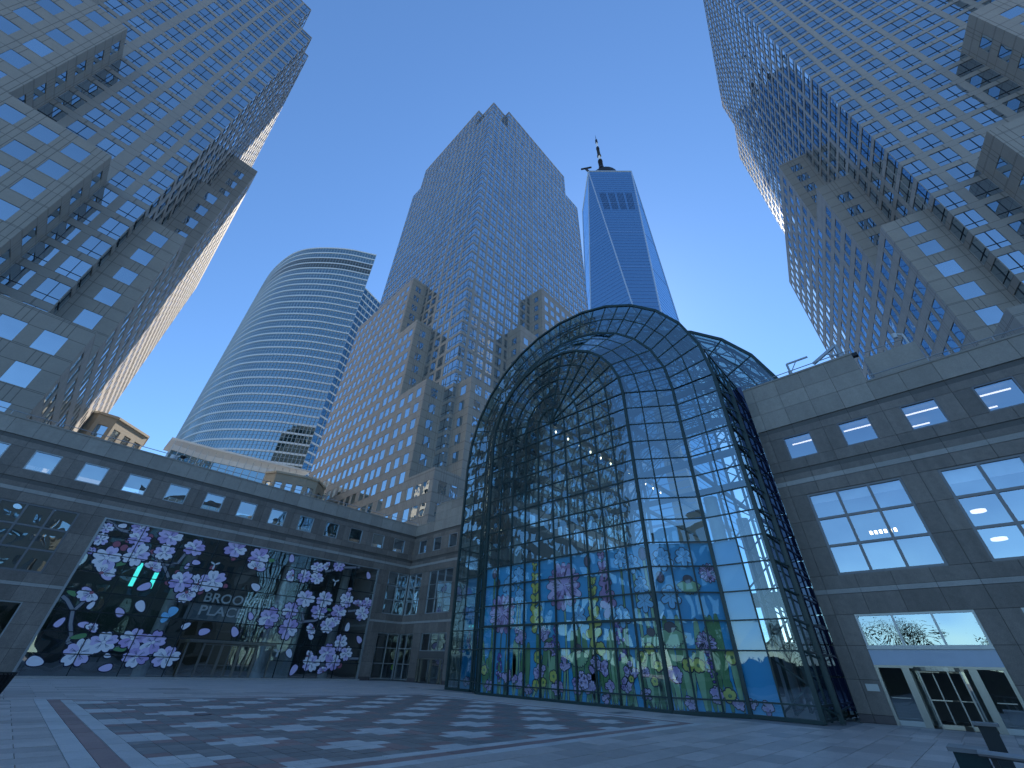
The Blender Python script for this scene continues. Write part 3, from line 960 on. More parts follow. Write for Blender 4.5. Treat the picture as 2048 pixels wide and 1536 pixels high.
# short return wall x = 31.1 facing -x
fS = lambda u, o, z: (SXW - o, u, z)
opS = [(a, a + 1.6, 13.06, 14.62) for a in (45.1, 42.1, 39.1, 36.1)] + [(39.2, 43.7, 6.28, 10.78), (45.2, 47.9, 6.28, 10.78), (39.2, 43.7, 0, 4.42), (45.2, 47.9, 0, 4.42)]
wing_wall(lw, fS, 33.2, 47.9, [46.9 - 1.51 * k for k in range(10)], opS, tall=(33.2, 44.0, 18.7))
for a in (45.1, 42.1, 39.1, 36.1):
    window_unit(lw, fS, a, a + 1.6, 13.06, 14.62, 1, 1, 'wing_glass', 'alu', 0.07, setback=0.10)
window_unit(lw, fS, 39.2, 43.7, 6.28, 10.78, 3, 3, 'wing_glass', 'alu', 0.09, 0.07)
window_unit(lw, fS, 45.2, 47.9, 6.28, 10.78, 2, 3, 'wing_glass', 'alu', 0.09, 0.07)
window_unit(lw, fS, 45.2, 47.9, 0.1, 4.42, 2, 3, 'shop_glass', 'alu', 0.09, 0.07)
window_unit(lw, fS, 39.2, 43.7, 2.75, 4.42, 3, 1, 'shop_glass', 'alu', 0.09, 0.07, name="transom_window")
lx = MB()
lx.box(SXW + .05, SXW + .3, 39.2, 43.7, 2.1, 2.75)
lx.build("door_lintel", 'wing_recess', lw)
# roofs and interiors
ro = MB()
ro.box(-13, 60, 48.5, 55.5, 15.3, 15.6)
ro.box(31.7, 38.7, 34, 48.5, 15.3, 15.6)
ro.build("roof", 'wing_recess', lw)
it = MB()
it.box(-13, 46, 57.0, 57.3, 0, 15.3)          # back wall
it.box(-13, 0.4, 48.5, 57, 5.2, 6.1)          # floors
it.box(27.3, 46, 48.5, 57, 4.6, 6.1)
it.box(31.7, 46, 33, 48.5, 4.6, 6.1)
it.box(-13, 46, 48.5, 57, 11.0, 12.9)
it.box(31.7, 46, 33, 48.5, 11.0, 12.9)
it.box(45.7, 46, 33, 57, 0, 15.3)
it.box(31.7, 46, 32.6, 33, 0, 15.3)
it.box(-0.1, 0.4, 48.5, 57, 0, 11)
it.box(27.0, 27.3, 48.5, 57, 6.1, 11)
it.build("interior_wall", 'interior', lw)
co = MB()
for x in (8.6, 17.9, 24.6):
    co2 = MB().tube((x, 51.5, 0), (x, 51.5, 11), 0.5, n=20)
    co2.build("lobby_column", 'lobby_col', lw, smooth=True)
MB().box(11.5, 16.5, 56.2, 56.9, 0, 5.5).build("lobby_counter_wall", 'wood', lw)
MB().box(18.5, 22.0, 54.0, 54.3, 0, 7.5).build("lobby_screen_wall", 'lobby_col', lw)
st = MB()
for k in range(14):
    st.box(1.5 + k * .42, 1.95 + k * .42, 52.5, 55.5, 0, 5.2 - k * .36)
st.build("lobby_stair", 'interior', lw)
for x in (5.05, 6.45):
    MB().box(x, x + 0.32, 52.0, 52.1, 6.5, 8.4).build("hanging_screen", 'screen', lw)
# kerb under the glazing
MB().box(0.97, 26.8, LY - 0.45, LY + .05, 0, 0.14).build("stone_kerb", 'wing_band', lw)

# -- blossom printed shopfront
sf = MB()
mx = [0.97 + 2.87 * k for k in range(10)]
mz = [0.14, 1.45, 2.8, 4.15, 5.48, 6.81, 8.14, 9.46, 10.78]
DOOR = (10.35, 17.4, 2.72)
for x in mx[1:-1]:
    z0 = DOOR[2] if DOOR[0] < x < DOOR[1] else 0.14
    sf.box(x - .03, x + .03, LY + .02, LY + .14, z0, 10.78)
for zz in mz[1:-1]:
    if zz < DOOR[2]:
        sf.box(0.97, DOOR[0], LY + .03, LY + .12, zz - .03, zz + .03)
        sf.box(DOOR[1], 26.8, LY + .03, LY + .12, zz - .03, zz + .03)
    else:
        sf.box(0.97, 26.8, LY + .03, LY + .12, zz - .03, zz + .03)
front = sf.build("shopfront_mullion", 'mull_dark', lw)
ff = MB()
ff.box(0.97, 1.12, LY - .06, LY + .16, 0.14, 10.78)
ff.box(26.65, 26.8, LY - .06, LY + .16, 0.14, 10.78)
ff.box(1.12, 26.65, LY - .05, LY + .16, 10.68, 10.78)
ff.build("shopfront_frame", 'alu', lw)
for i in range(9):
    for j in range(8):
        x0, x1, z0, z1 = mx[i], mx[i + 1], mz[j], mz[j + 1]
        if z1 < DOOR[2] + .1 and x0 < DOOR[1] and x1 > DOOR[0]:
            if x0 < DOOR[0]: x1 = DOOR[0]
            elif x1 > DOOR[1]: x0 = DOOR[1]
            else: continue
        n2 = Vector((random.gauss(0, .006), -1, random.gauss(0, .006))).normalized()
        o = bpy.data.objects.new("pane", quad_mesh('shop_glass'))
        col.objects.link(o)
        o.parent = front
        o.matrix_local = mat4(((x0 + x1) / 2, LY + .08, (z0 + z1) / 2), (x1 - x0, 0, 0), -n2, (0, 0, z1 - z0))
# entrance doors under a steel header
dp = thing("entrance_doors", (13.9, LY, 0), "wide bank of steel-framed glass doors under the blossom-printed glazing", "doors")
hd = MB()
hd.box(10.35, 17.4, LY - .55, LY + .2, 2.55, 2.78)
hd.box(10.35, 17.4, LY - .62, LY - .55, 2.6, 2.74)
hd.build("header", 'steel', dp)
for k, x in enumerate((10.35, 11.55, 13.0, 14.45, 15.9, 17.28)):
    MB().box(x, x + .12, LY - .3, LY - .1, 0, 2.55).build("door_post", 'steel', dp)
for k, (a, b) in enumerate(((11.67, 12.32), (12.34, 13.0), (13.12, 13.77), (13.79, 14.45), (14.57, 15.22), (15.24, 15.9))):
    d = MB()
    d.box(a, a + .05, LY - .25, LY - .18, 0.05, 2.5); d.box(b - .05, b, LY - .25, LY - .18, 0.05, 2.5)
    d.box(a + .05, b - .05, LY - .25, LY - .18, 0.05, .16); d.box(a + .05, b - .05, LY - .25, LY - .18, 2.42, 2.5)
    d.box(a + .05, b - .05, LY - .24, LY - .2, 0.98, 1.03)
    dd = d.build("door", 'steel', dp)
    WORLD_OF[dd.name] = (0, 0, 0)
    link("pane", quad_mesh('shop_glass'), dd, mat4(((a + b) / 2, LY - .21, 1.28), (b - a, 0, 0), (0, 1, 0), (0, 0, 2.4)))
for a, b in ((10.47, 11.55), (16.02, 17.28)):
    link("side_pane", quad_mesh('shop_glass'), dp, mat4(((a + b) / 2, LY - .2, 1.28), (b - a, 0, 0), (0, 1, 0), (0, 0, 2.5)))

# raised sign lettering
def text_mesh(txt, size, depth=0.03, bold=0.0):
    cu = bpy.data.curves.new("lettering", 'FONT')
    cu.body = txt
    cu.size = size
    cu.extrude = depth / 2
    cu.offset = bold
    o = bpy.data.objects.new("lettering", cu)
    col.objects.link(o)
    dg = bpy.context.evaluated_depsgraph_get()
    me = bpy.data.meshes.new_from_object(o.evaluated_get(dg))
    bpy.data.objects.remove(o)
    bpy.data.curves.remove(cu)
    return me
sg = thing("lobby_sign", (13, 48.35, 4.2), "grey capital lettering on a frosted board inside the glazing above the entrance doors", "sign")
MB().box(9.4, 15.4, 48.42, 48.46, 4.15, 5.42).build("sign_board", 'frost', sg)
for txt, x, zz, w in (("BROOKFIELD", 10.3, 5.64, 6.85), ("PLACE", 10.3, 4.62, 3.6)):
    me = text_mesh(txt, 1.05, 0.05, 0.012)
    me.materials.clear()
    me.materials.append(M['letter'])
    xs = [v.co.x for v in me.vertices]
    s = w / (max(xs) - min(xs))
    link("lettering", me, sg, mat4((x, 48.36, zz), (s, 0, 0), (0, 0, 1.0), (0, -1, 0)))

# -- right wing: wall plane x = 29.5 facing -x
rw = thing("granite_wing", (32, 0, 0), "grey granite wing at right with lit office windows and a revolving door", "building")
fR = lambda u, o, z: (RX - o, u, z)
sqR = [(2.30 - 3.02 * k, 3.85 - 3.02 * k) for k in range(8)]
opR = [(a, b, 13.0, 14.6) for a, b in sqR] + [(-0.7, 3.78, 6.28, 10.78), (-6.68, -2.18, 6.28, 10.78), (-0.7, 3.78, 0, 4.42), (-6.68, -2.18, 0, 4.42)]
opR = [(a, b, 13.06 if z0 == 13.0 else z0, 14.62 if z1 == 14.6 else z1) for a, b, z0, z1 in opR]
wing_wall(rw, fR, -20, 5.15, [4.58 - 1.51 * k for k in range(17)], opR, tall=(-1.53, 5.15, 18.85))
for a, b in sqR:
    window_unit(rw, fR, a, b, 13.06, 14.62, 1, 1, 'wing_glass', 'alu_dark', 0.07, setback=0.10)
window_unit(rw, fR, -0.7, 3.78, 6.28, 10.78, 3, 3, 'wing_glass', 'alu_dark', 0.12, 0.13)
window_unit(rw, fR, -6.68, -2.18, 6.28, 10.78, 3, 3, 'wing_glass', 'alu_dark', 0.12, 0.13)
window_unit(rw, fR, -6.68, -2.18, 0, 4.42, 3, 2, 'shop_glass', 'alu', 0.12, 0.13)
window_unit(rw, fR, -0.7, 3.78, 2.98, 4.42, 3, 1, 'wing_glass', 'alu', 0.09, 0.09, name="transom_window")
ri = MB()
ri.box(36, 36.3, -20, 5.1, 0, 15.6)
ri.box(30.1, 36, -20, 5.1, 4.6, 6.1)
ri.box(30.1, 36, -20, 5.1, 11.0, 12.7)
ri.box(29.7, 60, -20, 5.1, 15.4, 15.7)
ri.box(30.1, 36, 4.9, 5.13, 0, 18.6)
ri.box(30.1, 36, -1.6, -1.4, 6.1, 11)
ri.build("interior_wall", 'interior', rw)
bl = MB()
for y0, y1 in ((-0.6, 0.75), (0.85, 2.2), (2.3, 3.7)):
    MB().box(29.95, 29.97, y0, y1, 10.78 - random.uniform(.5, .6), 10.75).build("roller_blind", 'blind', rw)
for y0, y1 in ((-3.6, -2.3), (-5.1, -3.75), (-6.6, -5.25)):
    MB().box(29.95, 29.97, y0, y1, 10.05, 10.75).build("roller_blind", 'blind', rw)
for k, (a, b) in enumerate(sqR[:5]):
    MB().box(32.0, 32.12, a - .2, b - .1, 15.05, 15.1).build("ceiling_lamp", 'lamp_cool', rw)
    if k > 1:
        MB().box(34.0, 34.12, a + .3, b, 15.05, 15.1).build("ceiling_lamp", 'lamp_cool', rw)
for k in range(6):
    MB().box(31.6, 31.75, 0.55 + k * .22, 0.67 + k * .22, 8.55, 8.72).build("pendant_lamp", 'lamp', rw)
for y, zz in ((-2.9, 8.9), (-3.0, 7.5), (-4.9, 8.8)):
    MB().tube((31.5, y, zz), (31.5, y, zz + .1), 0.3, n=16).build("disc_lamp", 'lamp_cool', rw)
# navy glazed recess between wing and atrium
nv = MB()
zz = 0.4
while zz < 18.4:
    o = MB().box(RX + .12, RX + .2, 5.19, 5.85, zz, zz + 1.3)
    o.build("spandrel_panel", 'navy_panel', rw)
    zz += 1.362
# small set-back roof block
sb = MB().box(33.2, 38, -5.0, -2.2, 15.5, 20.4)
sb.build("roof_block", 'wing_upper', rw)

# entrance of the right wing: sign panel, revolving door, side lights
en = thing("revolving_door", (RX, 1.5, 0), "steel revolving door between glass side doors under a pale sign panel in the right wing", "doors")
MB().box(RX + .02, RX + .12, -0.7, 3.78, 2.26, 2.9).build("sign_panel", 'sign_panel', en)
MB().box(RX - .05, RX + .15, -0.7, 3.78, 2.9, 2.98).build("transom_bar", 'alu', en)
MB().box(RX - .1, RX + .15, -0.7, 3.78, 2.16, 2.26).build("header", 'steel', en)
for txt, zz in (("BROOKFIELD", 2.6), ("PLACE", 2.36)):
    me = text_mesh(txt, 0.26, 0.01)
    me.materials.clear()
    me.materials.append(M['sign_panel'])
    link("lettering", me, en, mat4((RX + .012, 2.25, zz), (0, -1, 0), (0, 0, 1), (-1, 0, 0)))
for y in (3.66, 2.5, 0.22, -0.7):
    w = .28 if y in (2.5, .22) else .12
    MB().box(RX - .06, RX + .2, y, y + w, 0, 2.16).build("door_post", 'steel', en)
rd = MB()
cyl = []
for k in range(17):
    t = math.pi * k / 16
    cyl.append((RX + .25 - 0.95 * math.sin(t) * .55, 1.5 + 1.0 * math.cos(t)))
for k in list(range(0, 4)) + list(range(12, 16)):
    (xa, ya), (xb, yb) = cyl[k], cyl[k + 1]
    rd.poly([(xa, ya, .1), (xb, yb, .1), (xb, yb, 2.1), (xa, ya, 2.1)])
rd.build("drum_glass", 'shop_glass', en)
dr = MB()
for k in range(16):
    (xa, ya), (xb, yb) = cyl[k], cyl[k + 1]
    dr.bar((xa, ya, 2.14), (xb, yb, 2.14), 0.1, 0.14)
    if k < 4 or k >= 12:
        dr.bar((xa, ya, .05), (xb, yb, .05), 0.08, 0.1)
for k in (0, 4, 12, 16):
    dr.bar((cyl[k][0], cyl[k][1], 0), (cyl[k][0], cyl[k][1], 2.1), 0.06)
dr.build("drum_frame", 'steel', en)
for ang in (20, 110, 200, 290):
    a = RAD(ang)
    cx_, cy_ = RX + .3, 1.5
    ex, ey = cx_ + .85 * math.cos(a) * .6, cy_ + .85 * math.sin(a)
    wing = MB()
    wing.bar((cx_, cy_, .08), (ex, ey, .08), .05, .16).bar((cx_, cy_, 2.05), (ex, ey, 2.05), .05, .08).bar((ex, ey, 0.05), (ex, ey, 2.08), .05).bar((cx_, cy_, 1.0), (ex, ey, 1.0), .03, .04)
    w = wing.build("door_leaf", 'steel', en)
for a, b in ((2.78, 3.66), (-.58, .22)):
    sd_ = MB()
    sd_.box(RX + .05, RX + .1, a, b, 0.0, .2)
    sd_.build("kick_plate", 'alu', en)
    link("side_door_pane", quad_mesh('shop_glass'), en, mat4((RX + .08, (a + b) / 2, 1.15), (0, -(b - a), 0), (1, 0, 0), (0, 0, 2.0)))
    MB().bar((RX - .02, a + .1, 1.02), (RX - .02, b - .1, 1.02), .035).build("push_bar", 'steel', en)
pq = MB().box(RX - .04, RX - .008, 3.93, 4.42, 1.22, 1.5)
pq = pq.build("wall_plaque", 'alu', None, label="small pale metal plaque on granite left of the revolving door", category="plaque")
# door in the short return wall
rv = thing("revolving_door", (SXW, 41.4, 0), "small lit revolving door in the inner corner left of the atrium", "doors")
vd = MB()
for y in (39.2, 39.75, 41.35, 43.0, 43.6):
    MB().box(SXW - .08, SXW + .12, y, y + .1, 0, 2.1).build("door_post", 'steel', rv)
MB().box(SXW - .1, SXW + .15, 39.2, 43.7, 2.02, 2.1).build("header", 'steel', rv)
for a, b in ((39.3, 39.75), (39.85, 41.35), (41.45, 43.0), (43.1, 43.6)):
    link("door_pane", quad_mesh('shop_glass'), rv, mat4((SXW + .05, (a + b) / 2, 1.05), (0, -(b - a), 0), (1, 0, 0), (0, 0, 1.95)))

# ------------------------------------------------------------------ glass atrium
YC, ZS = 19.07, 19.05
wg = thing("glass_atrium", (30, YC, 0), "stepped arched glass atrium with dark green steel and flower-printed lower panes", "building")
ZR = [0.1, .62, 2.69, 4.03, 5.39, 6.75, 8.10, 9.47, 10.82, 12.19, 13.55, 14.93, 16.29, 17.68, 19.05]
R1, R2, R3, R4 = 7.12, 10.15, 13.15, 16.1
XA, XB, XC, XD = 24.1, 26.1, 36.0, 66.0
NS = 14
ARC = [math.pi * k / NS for k in range(NS + 1)]
def apt(x, r, t):
    return (x, YC - r * math.cos(t), ZS + r * math.sin(t))
single, joined, vjoined = [], MB(), MB()
def pane4(c, keep):
    c = [Vector(p) for p in c]
    n = (c[1] - c[0]).cross(c[3] - c[0]).normalized()
    a, b, d = (random.gauss(0, .004) for _ in range(3))
    c[1] += n * a; c[2] += n * b; c[3] += n * d
    if keep:
        single.append([tuple(p) for p in c])
    else:
        joined.poly([tuple(p) for p in c])
fr_main, fr_fine = MB(), MB()
# front facet: ten columns
YF = [YC - R1 + 2 * R1 * k / 10 for k in range(11)]
for j in range(14):
    for i in range(10):
        pane4([(XA, YF[i + 1], ZR[j]), (XA, YF[i], ZR[j]), (XA, YF[i], ZR[j + 1]), (XA, YF[i + 1], ZR[j + 1])], True)
for y in YF[1:-1]:
    fr_fine.box(XA - .07, XA + .08, y - .035, y + .035, 0, ZS)
for k, zz in enumerate(ZR):
    fr_fine.box(XA - .06, XA + .07, YC - R1, YC + R1, zz - .035, zz + .035)
fr_main.box(XA - .12, XA + .12, YC - R1, YC + R1, 4.0, 4.12)
# fan
RG = [0.0, 1.42, 2.85, 4.27, 5.70, R1]
for g in range(5):
    seg = 7 if g < 2 else 14
    for k in range(seg):
        t0, t1 = math.pi * k / seg, math.pi * (k + 1) / seg
        a, b = RG[g], RG[g + 1]
        c = [apt(XA, a, t0), apt(XA, b, t0), apt(XA, b, t1), apt(XA, a, t1)]
        if g == 0:
            joined.poly([c[0], c[1], c[2]])
        else:
            pane4(c, True)
        fr_fine.bar(apt(XA, b, t0), apt(XA, b, t1), .09, .14, (1, 0, 0))
        fr_fine.bar(apt(XA, a, t0), apt(XA, b, t0), .07, .14, (1, 0, 0))
# splayed band 1 and flat band 2
def band_pt(s, side, z=None, t=None):
    """s 0..1 across band 1; returns a wall point (z) or an arch point (t)"""
    x, r = XA + (XB - XA) * s, R1 + (R2 - R1) * s
    return (x, YC + side * r, z) if t is None else apt(x, r, t)
def flat_pt(s, side, z=None, t=None):
    r = R2 + (R3 - R2) * s
    return (XB, YC + side * r, z) if t is None else apt(XB, r, t)
for fn, n in ((band_pt, 3), (flat_pt, 2)):
    for i in range(n):
        s0, s1 = i / n, (i + 1) / n
        for j in range(14):
            pane4([fn(s0, -1, ZR[j]), fn(s1, -1, ZR[j]), fn(s1, -1, ZR[j + 1]), fn(s0, -1, ZR[j + 1])], True)
            pane4([fn(s1, 1, ZR[j]), fn(s0, 1, ZR[j]), fn(s0, 1, ZR[j + 1]), fn(s1, 1, ZR[j + 1])], False)
        for k in range(NS):
            pane4([fn(s0, 1, t=ARC[k]), fn(s1, 1, t=ARC[k]), fn(s1, 1, t=ARC[k + 1]), fn(s0, 1, t=ARC[k + 1])], fn is band_pt and k < 10)
    for side in (-1, 1):
        for zz in ZR:
            fr_fine.bar(fn(0, side, zz), fn(1, side, zz), .08, .07)
        for i in range(1, n):
            fr_fine.bar(fn(i / n, side, 0), fn(i / n, side, ZS), .07, .09)
    for k in range(NS):
        for i in range(1, n):
            fr_fine.bar(fn(i / n, 1, t=ARC[k]), fn(i / n, 1, t=ARC[k + 1]), .07, .09)
        fr_fine.bar(fn(0, 1, t=ARC[k]), fn(1, 1, t=ARC[k]), .08, .09)
        if fn is flat_pt:
            tm = (ARC[k] + ARC[k + 1]) / 2
            a, b = Vector(flat_pt(0, 1, t=ARC[k])), Vector(flat_pt(0, 1, t=ARC[k + 1]))
            c, d = Vector(flat_pt(1, 1, t=ARC[k])), Vector(flat_pt(1, 1, t=ARC[k + 1]))
            fr_fine.bar((a + b) / 2, (c + d) / 2, .07, .09)
# heavy arch ribs on the edges
def rib(mb, x, r, w, d=None, segs=NS):
    for k in range(segs):
        mb.bar(apt(x, r, math.pi * k / segs), apt(x, r, math.pi * (k + 1) / segs), w, d or w, (1, 0, 0))
    for s in (-1, 1):
        mb.bar((x, YC + s * r, 0), (x, YC + s * r, ZS), w, d or w)
for x, r, w in ((XA, R1, .19), (XB, R2, .17), (XB, R3, .2)):
    rib(fr_main, x, r, w)
for k in range(NS):
    fr_main.bar(apt(XC, R4, ARC[k]), apt(XC, R4, ARC[k + 1]), .26, .26, (1, 0, 0))
# barrel vaults behind
NB = 7
for i in range(NB):
    x0, x1 = XB + (XC - XB) * i / NB, XB + (XC - XB) * (i + 1) / NB
    for k in range(NS):
        vjoined.poly([apt(x0, R3, ARC[k]), apt(x1, R3, ARC[k]), apt(x1, R3, ARC[k + 1]), apt(x0, R3, ARC[k + 1])])
    for s in (-1, 1):
        for j in range(14):
            vjoined.poly([(x0, YC + s * R3, ZR[j]), (x1, YC + s * R3, ZR[j]), (x1, YC + s * R3, ZR[j + 1]), (x0, YC + s * R3, ZR[j + 1])])
    if i:
        rib(fr_fine, x0, R3, .09, .12)
for k in range(NS + 1):
    fr_fine.bar(apt(XB, R3, ARC[k]), apt(XC, R3, ARC[k]), .1, .1)
for s in (-1, 1):
    for zz in ZR:
        fr_fine.bar((XB, YC + s * (R3 + .02), zz), (XC, YC + s * (R3 + .02), zz), .1, .09)
for k in range(NS):
    vjoined.poly([apt(XC, R3, ARC[k]), apt(XC, R4, ARC[k]), apt(XC, R4, ARC[k + 1]), apt(XC, R3, ARC[k + 1])])
    fr_fine.bar(apt(XC, R3, ARC[k]), apt(XC, R4, ARC[k]), .1)
    fr_fine.bar(apt(XC, (R3 + R4) / 2, ARC[k]), apt(XC, (R3 + R4) / 2, ARC[k + 1]), .08)
for i in range(15):
    x0, x1 = XC + (XD - XC) * i / 15, XC + (XD - XC) * (i + 1) / 15
    for k in range(NS):
        vjoined.poly([apt(x0, R4, ARC[k]), apt(x1, R4, ARC[k]), apt(x1, R4, ARC[k + 1]), apt(x0, R4, ARC[k + 1])])
    for k in range(NS):
        fr_fine.bar(apt(x0, R4, ARC[k]), apt(x0, R4, ARC[k + 1]), .1, .12, (1, 0, 0))
for k in range(NS + 1):
    fr_fine.bar(apt(XC, R4, ARC[k]), apt(XD, R4, ARC[k]), .1)
# clamp brackets on the right edge
for zz in ZR[1:]:
    fr_main.bar((XB + .02, YC - R3 - .05, zz), (XB + .5, YC - R3 - .45, zz - .25), .07)
    fr_main.bar((XB + .5, YC - R3 - .45, zz - .25), (RX + .1, YC - R3 - .5, zz - .05), .06)
fr_main.bar((XB + 1.0, YC - R3 - .5, 0), (XB + 1.0, YC - R3 - .5, 18.5), .2, .2)
fr_main.box(XA - .2, XA + .2, YC - R1 - .1, YC + R1 + .1, -.02, .12)
fr_main.bar((XA, YC - R1, .05), (XB, YC - R2, .05), .3, .16)
fr_main.box(XB - .15, XB + .15, YC - R3, YC - R2, -.02, .12)
fr_main.box(XB - .15, XB + .15, YC + R2, YC + R3, -.02, .12)
fr_main.build("arch_frame", 'green_steel', wg)
fr_fine.build("glazing_bar", 'green_steel', wg, kind="stuff")
single.sort(key=lambda c: -sum(1 for p in c if in_frame(p)))
for c in single[:300]:
    MB().poly(c).build("glass_pane", 'low_glass' if c[2][2] < 8.3 else 'wg_glass', wg)
for c in single[300:]:
    joined.poly(c)
joined.build("edge_glass_panes", 'wg_glass', wg, kind="stuff")
vjoined.build("vault_glass_panes", 'vault_glass', wg, kind="stuff")
# trusses inside
tr = MB()
def truss(x, r, depth, segs=22, w=.13, x2=None):
    for k in range(segs):
        t0, t1 = math.pi * k / segs, math.pi * (k + 1) / segs
        for dx in (-.35, .35):
            tr.bar(apt(x + dx, r, t0), apt(x + dx, r, t1), w, w, (1, 0, 0))
        tr.bar(apt(x, r - depth, t0), apt(x, r - depth, t1), w * 1.2, w * 1.2, (1, 0, 0))
        tr.bar(apt(x + (.35 if k % 2 else -.35), r, t0), apt(x, r - depth, t1), w * .6)
        tr.bar(apt(x, r - depth, t0), apt(x + (.35 if k % 2 else -.35), r, t1), w * .6)
    for s in (-1, 1):
        for q in (r, r - depth):
            tr.bar((x, YC + s * q, 0), (x, YC + s * q, ZS), w * 1.2)
        n = 14
        for j in range(n):
            za, zb = ZS * j / n, ZS * (j + 1) / n
            q0, q1 = (r, r - depth) if j % 2 else (r - depth, r)
            tr.bar((x, YC + s * q0, za), (x, YC + s * q1, zb), w * .6)
for x in (24.9, 25.6):
    truss(x, R1 - .25, 1.3, 14)
for x in (27.2, 30.2, 33.2):
    truss(x, R3 - .4, 1.7)
for x in (36.6, 41, 46, 51, 56, 61, 65.5):
    truss(x, R4 - .4, 2.1)
for k in range(1, NS):
    t = ARC[k]
    tr.bar(apt(XB, R3 - 1.0, t), apt(XC, R3 - 1.0, t), .12)
    tr.bar(apt(XC, R4 - 1.2, t), apt(XD, R4 - 1.2, t), .14)
    for a, b in ((27.2, 30.2), (30.2, 33.2), (33.2, 36)):
        tr.bar(apt(a, R3 - .4, t), apt(b, R3 - .4, ARC[k + 1]), .07)
        tr.bar(apt(b, R3 - .4, t), apt(a, R3 - .4, ARC[k + 1]), .07)
    for a, b in ((36.6, 41), (41, 46), (46, 51), (51, 56), (56, 61)):
        tr.bar(apt(a, R4 - .5, t), apt(b, R4 - .5, ARC[k + 1]), .08)
        tr.bar(apt(b, R4 - .5, t), apt(a, R4 - .5, ARC[k + 1]), .08)
for zz in (13.6, 19.05):
    for x in (27.2, 33.2):
        tr.box(x - .15, x + .15, YC - R3, YC + R3, zz - .2, zz + .2)
for y in (YC - 5, YC, YC + 5):
    tr.bar((XA + .4, y, ZS), (XD, y, ZS), .3, .4)
tr.build("roof_truss", 'truss_steel', wg)
# side walls of the hall and far end
hw = MB()
hw.box(36.6, XD, YC + R4 + .2, YC + R4 + .5, 0, 16)
hw.box(36.6, XD, YC - R4 - .5, YC - R4 - .2, 0, 16)
for k in range(5):
    hw.box(XD - 8 + k * 1.2, XD, YC - 11, YC + 11, k * 1.0, k * 1.0 + 1.0)
hw.box(44, 48, YC - R4, YC + R4, 7.0, 7.7)
hw.build("hall_wall", 'interior', wg)
for s in (-1, 1):
    for x in (30.2, 36.6, 44):
        MB().tube((x, YC + s * 9.5, 0), (x, YC + s * 9.5, 12), .45, n=16).build("hall_column", 'lobby_col', wg, smooth=True)
# string of lit lamps under the ridge beam
for k in range(12):
    x = 25.0 + k * 1.75
    MB().tube((x, YC + .15, ZS - .55), (x, YC + .15, ZS - .38), 0.05, 0.07, 8).build("beam_lamp", 'lamp', wg)

# printed film and flowers on the lower panes
def flat_frame(o, h, n):
    """maps (a, b, lift) in the plane: a along h, b up, lift towards the viewer"""
    o, h, n = Vector(o), Vector(h), Vector(n)
    return lambda a, b, l=0.0: tuple(o + h * a + Vector((0, 0, b)) + n * l)
FF = flat_frame((XA + .16, 0, 0), (0, 1, 0), (-1, 0, 0))
hb = Vector(band_pt(1, -1, 0)) - Vector(band_pt(0, -1, 0))
LB = hb.length
hb.normalize()
nbv = Vector((-hb.y, hb.x, 0))
if nbv.x > 0:
    nbv = -nbv
FB = flat_frame(Vector(band_pt(0, -1, 0)) - nbv * .16, hb, nbv)
FC = flat_frame((XB + .16, 0, 0), (0, 1, 0), (-1, 0, 0))
def film(F, a0, a1, b0, b1):
    mb = MB()
    for l in (0, -.004):
        mb.poly([F(a0, b0, l), F(a1, b0, l), F(a1, b1, l), F(a0, b1, l)])
    mb.build("window_film", 'film', wg)
film(FF, YC - R1 + .05, YC + R1 - .05, 0.12, 8.06)
film(FB, 0.05, LB - .05, 0.12, 8.06)
film(FC, YC - R3 + 1.52, YC - R2 - .05, 0.12, 8.06)
film(FC, YC + R2 + .05, YC + R3 - 1.5, 0.12, 8.06)

def shape(mb, F, pts, key, lift, outline=0.0, okey='ink'):
    """a printed shape with an outline"""
    if outline:
        cx = sum(p[0] for p in pts) / len(pts)
        cz = sum(p[1] for p in pts) / len(pts)
        big = []
        for x, zz in pts:
            d = math.hypot(x - cx, zz - cz) or 1e-6
            big.append((cx + (x - cx) * (d + outline) / d, cz + (zz - cz) * (d + outline) / d))
        mb.mat(okey).poly([F(x, zz, lift) for x, zz in big])
    mb.mat(key).poly([F(x, zz, lift + .003) for x, zz in pts])
def petal_pts(cx, cz, ang, length, width, notch=0.0, n=12, base=0.0):
    out = []
    ca, sa = math.cos(ang), math.sin(ang)
    for k in range(n + 1):
        t = math.pi * k / n
        r = math.sin(t)
        u = base + (1 - math.cos(t)) / 2 * length
        if notch:
            pass
        w = width / 2 * (r ** 0.8) * (0.55 + 0.75 * (k / n))
        out.append((u, w))
    pts = out + [(u, -w) for u, w in reversed(out[1:-1])]
    if notch:
        pts[n] = (pts[n][0] - notch * length, 0)
    return [(cx + u * ca - w * sa, cz + u * sa + w * ca) for u, w in pts]
def line(mb, F, pts, w, key, lift):
    for (x0, z0), (x1, z1) in zip(pts, pts[1:]):
        d = math.hypot(x1 - x0, z1 - z0) or 1e-6
        nx, nz = -(z1 - z0) / d * w / 2, (x1 - x0) / d * w / 2
        mb.mat(key).poly([F(x0 + nx, z0 + nz, lift), F(x0 - nx, z0 - nz, lift), F(x1 - nx, z1 - nz, lift), F(x1 + nx, z1 + nz, lift)])
LIFT = [0.010]
def next_lift():
    LIFT[0] += 0.0022
    if LIFT[0] > 0.075:
        LIFT[0] = 0.012
    return LIFT[0]
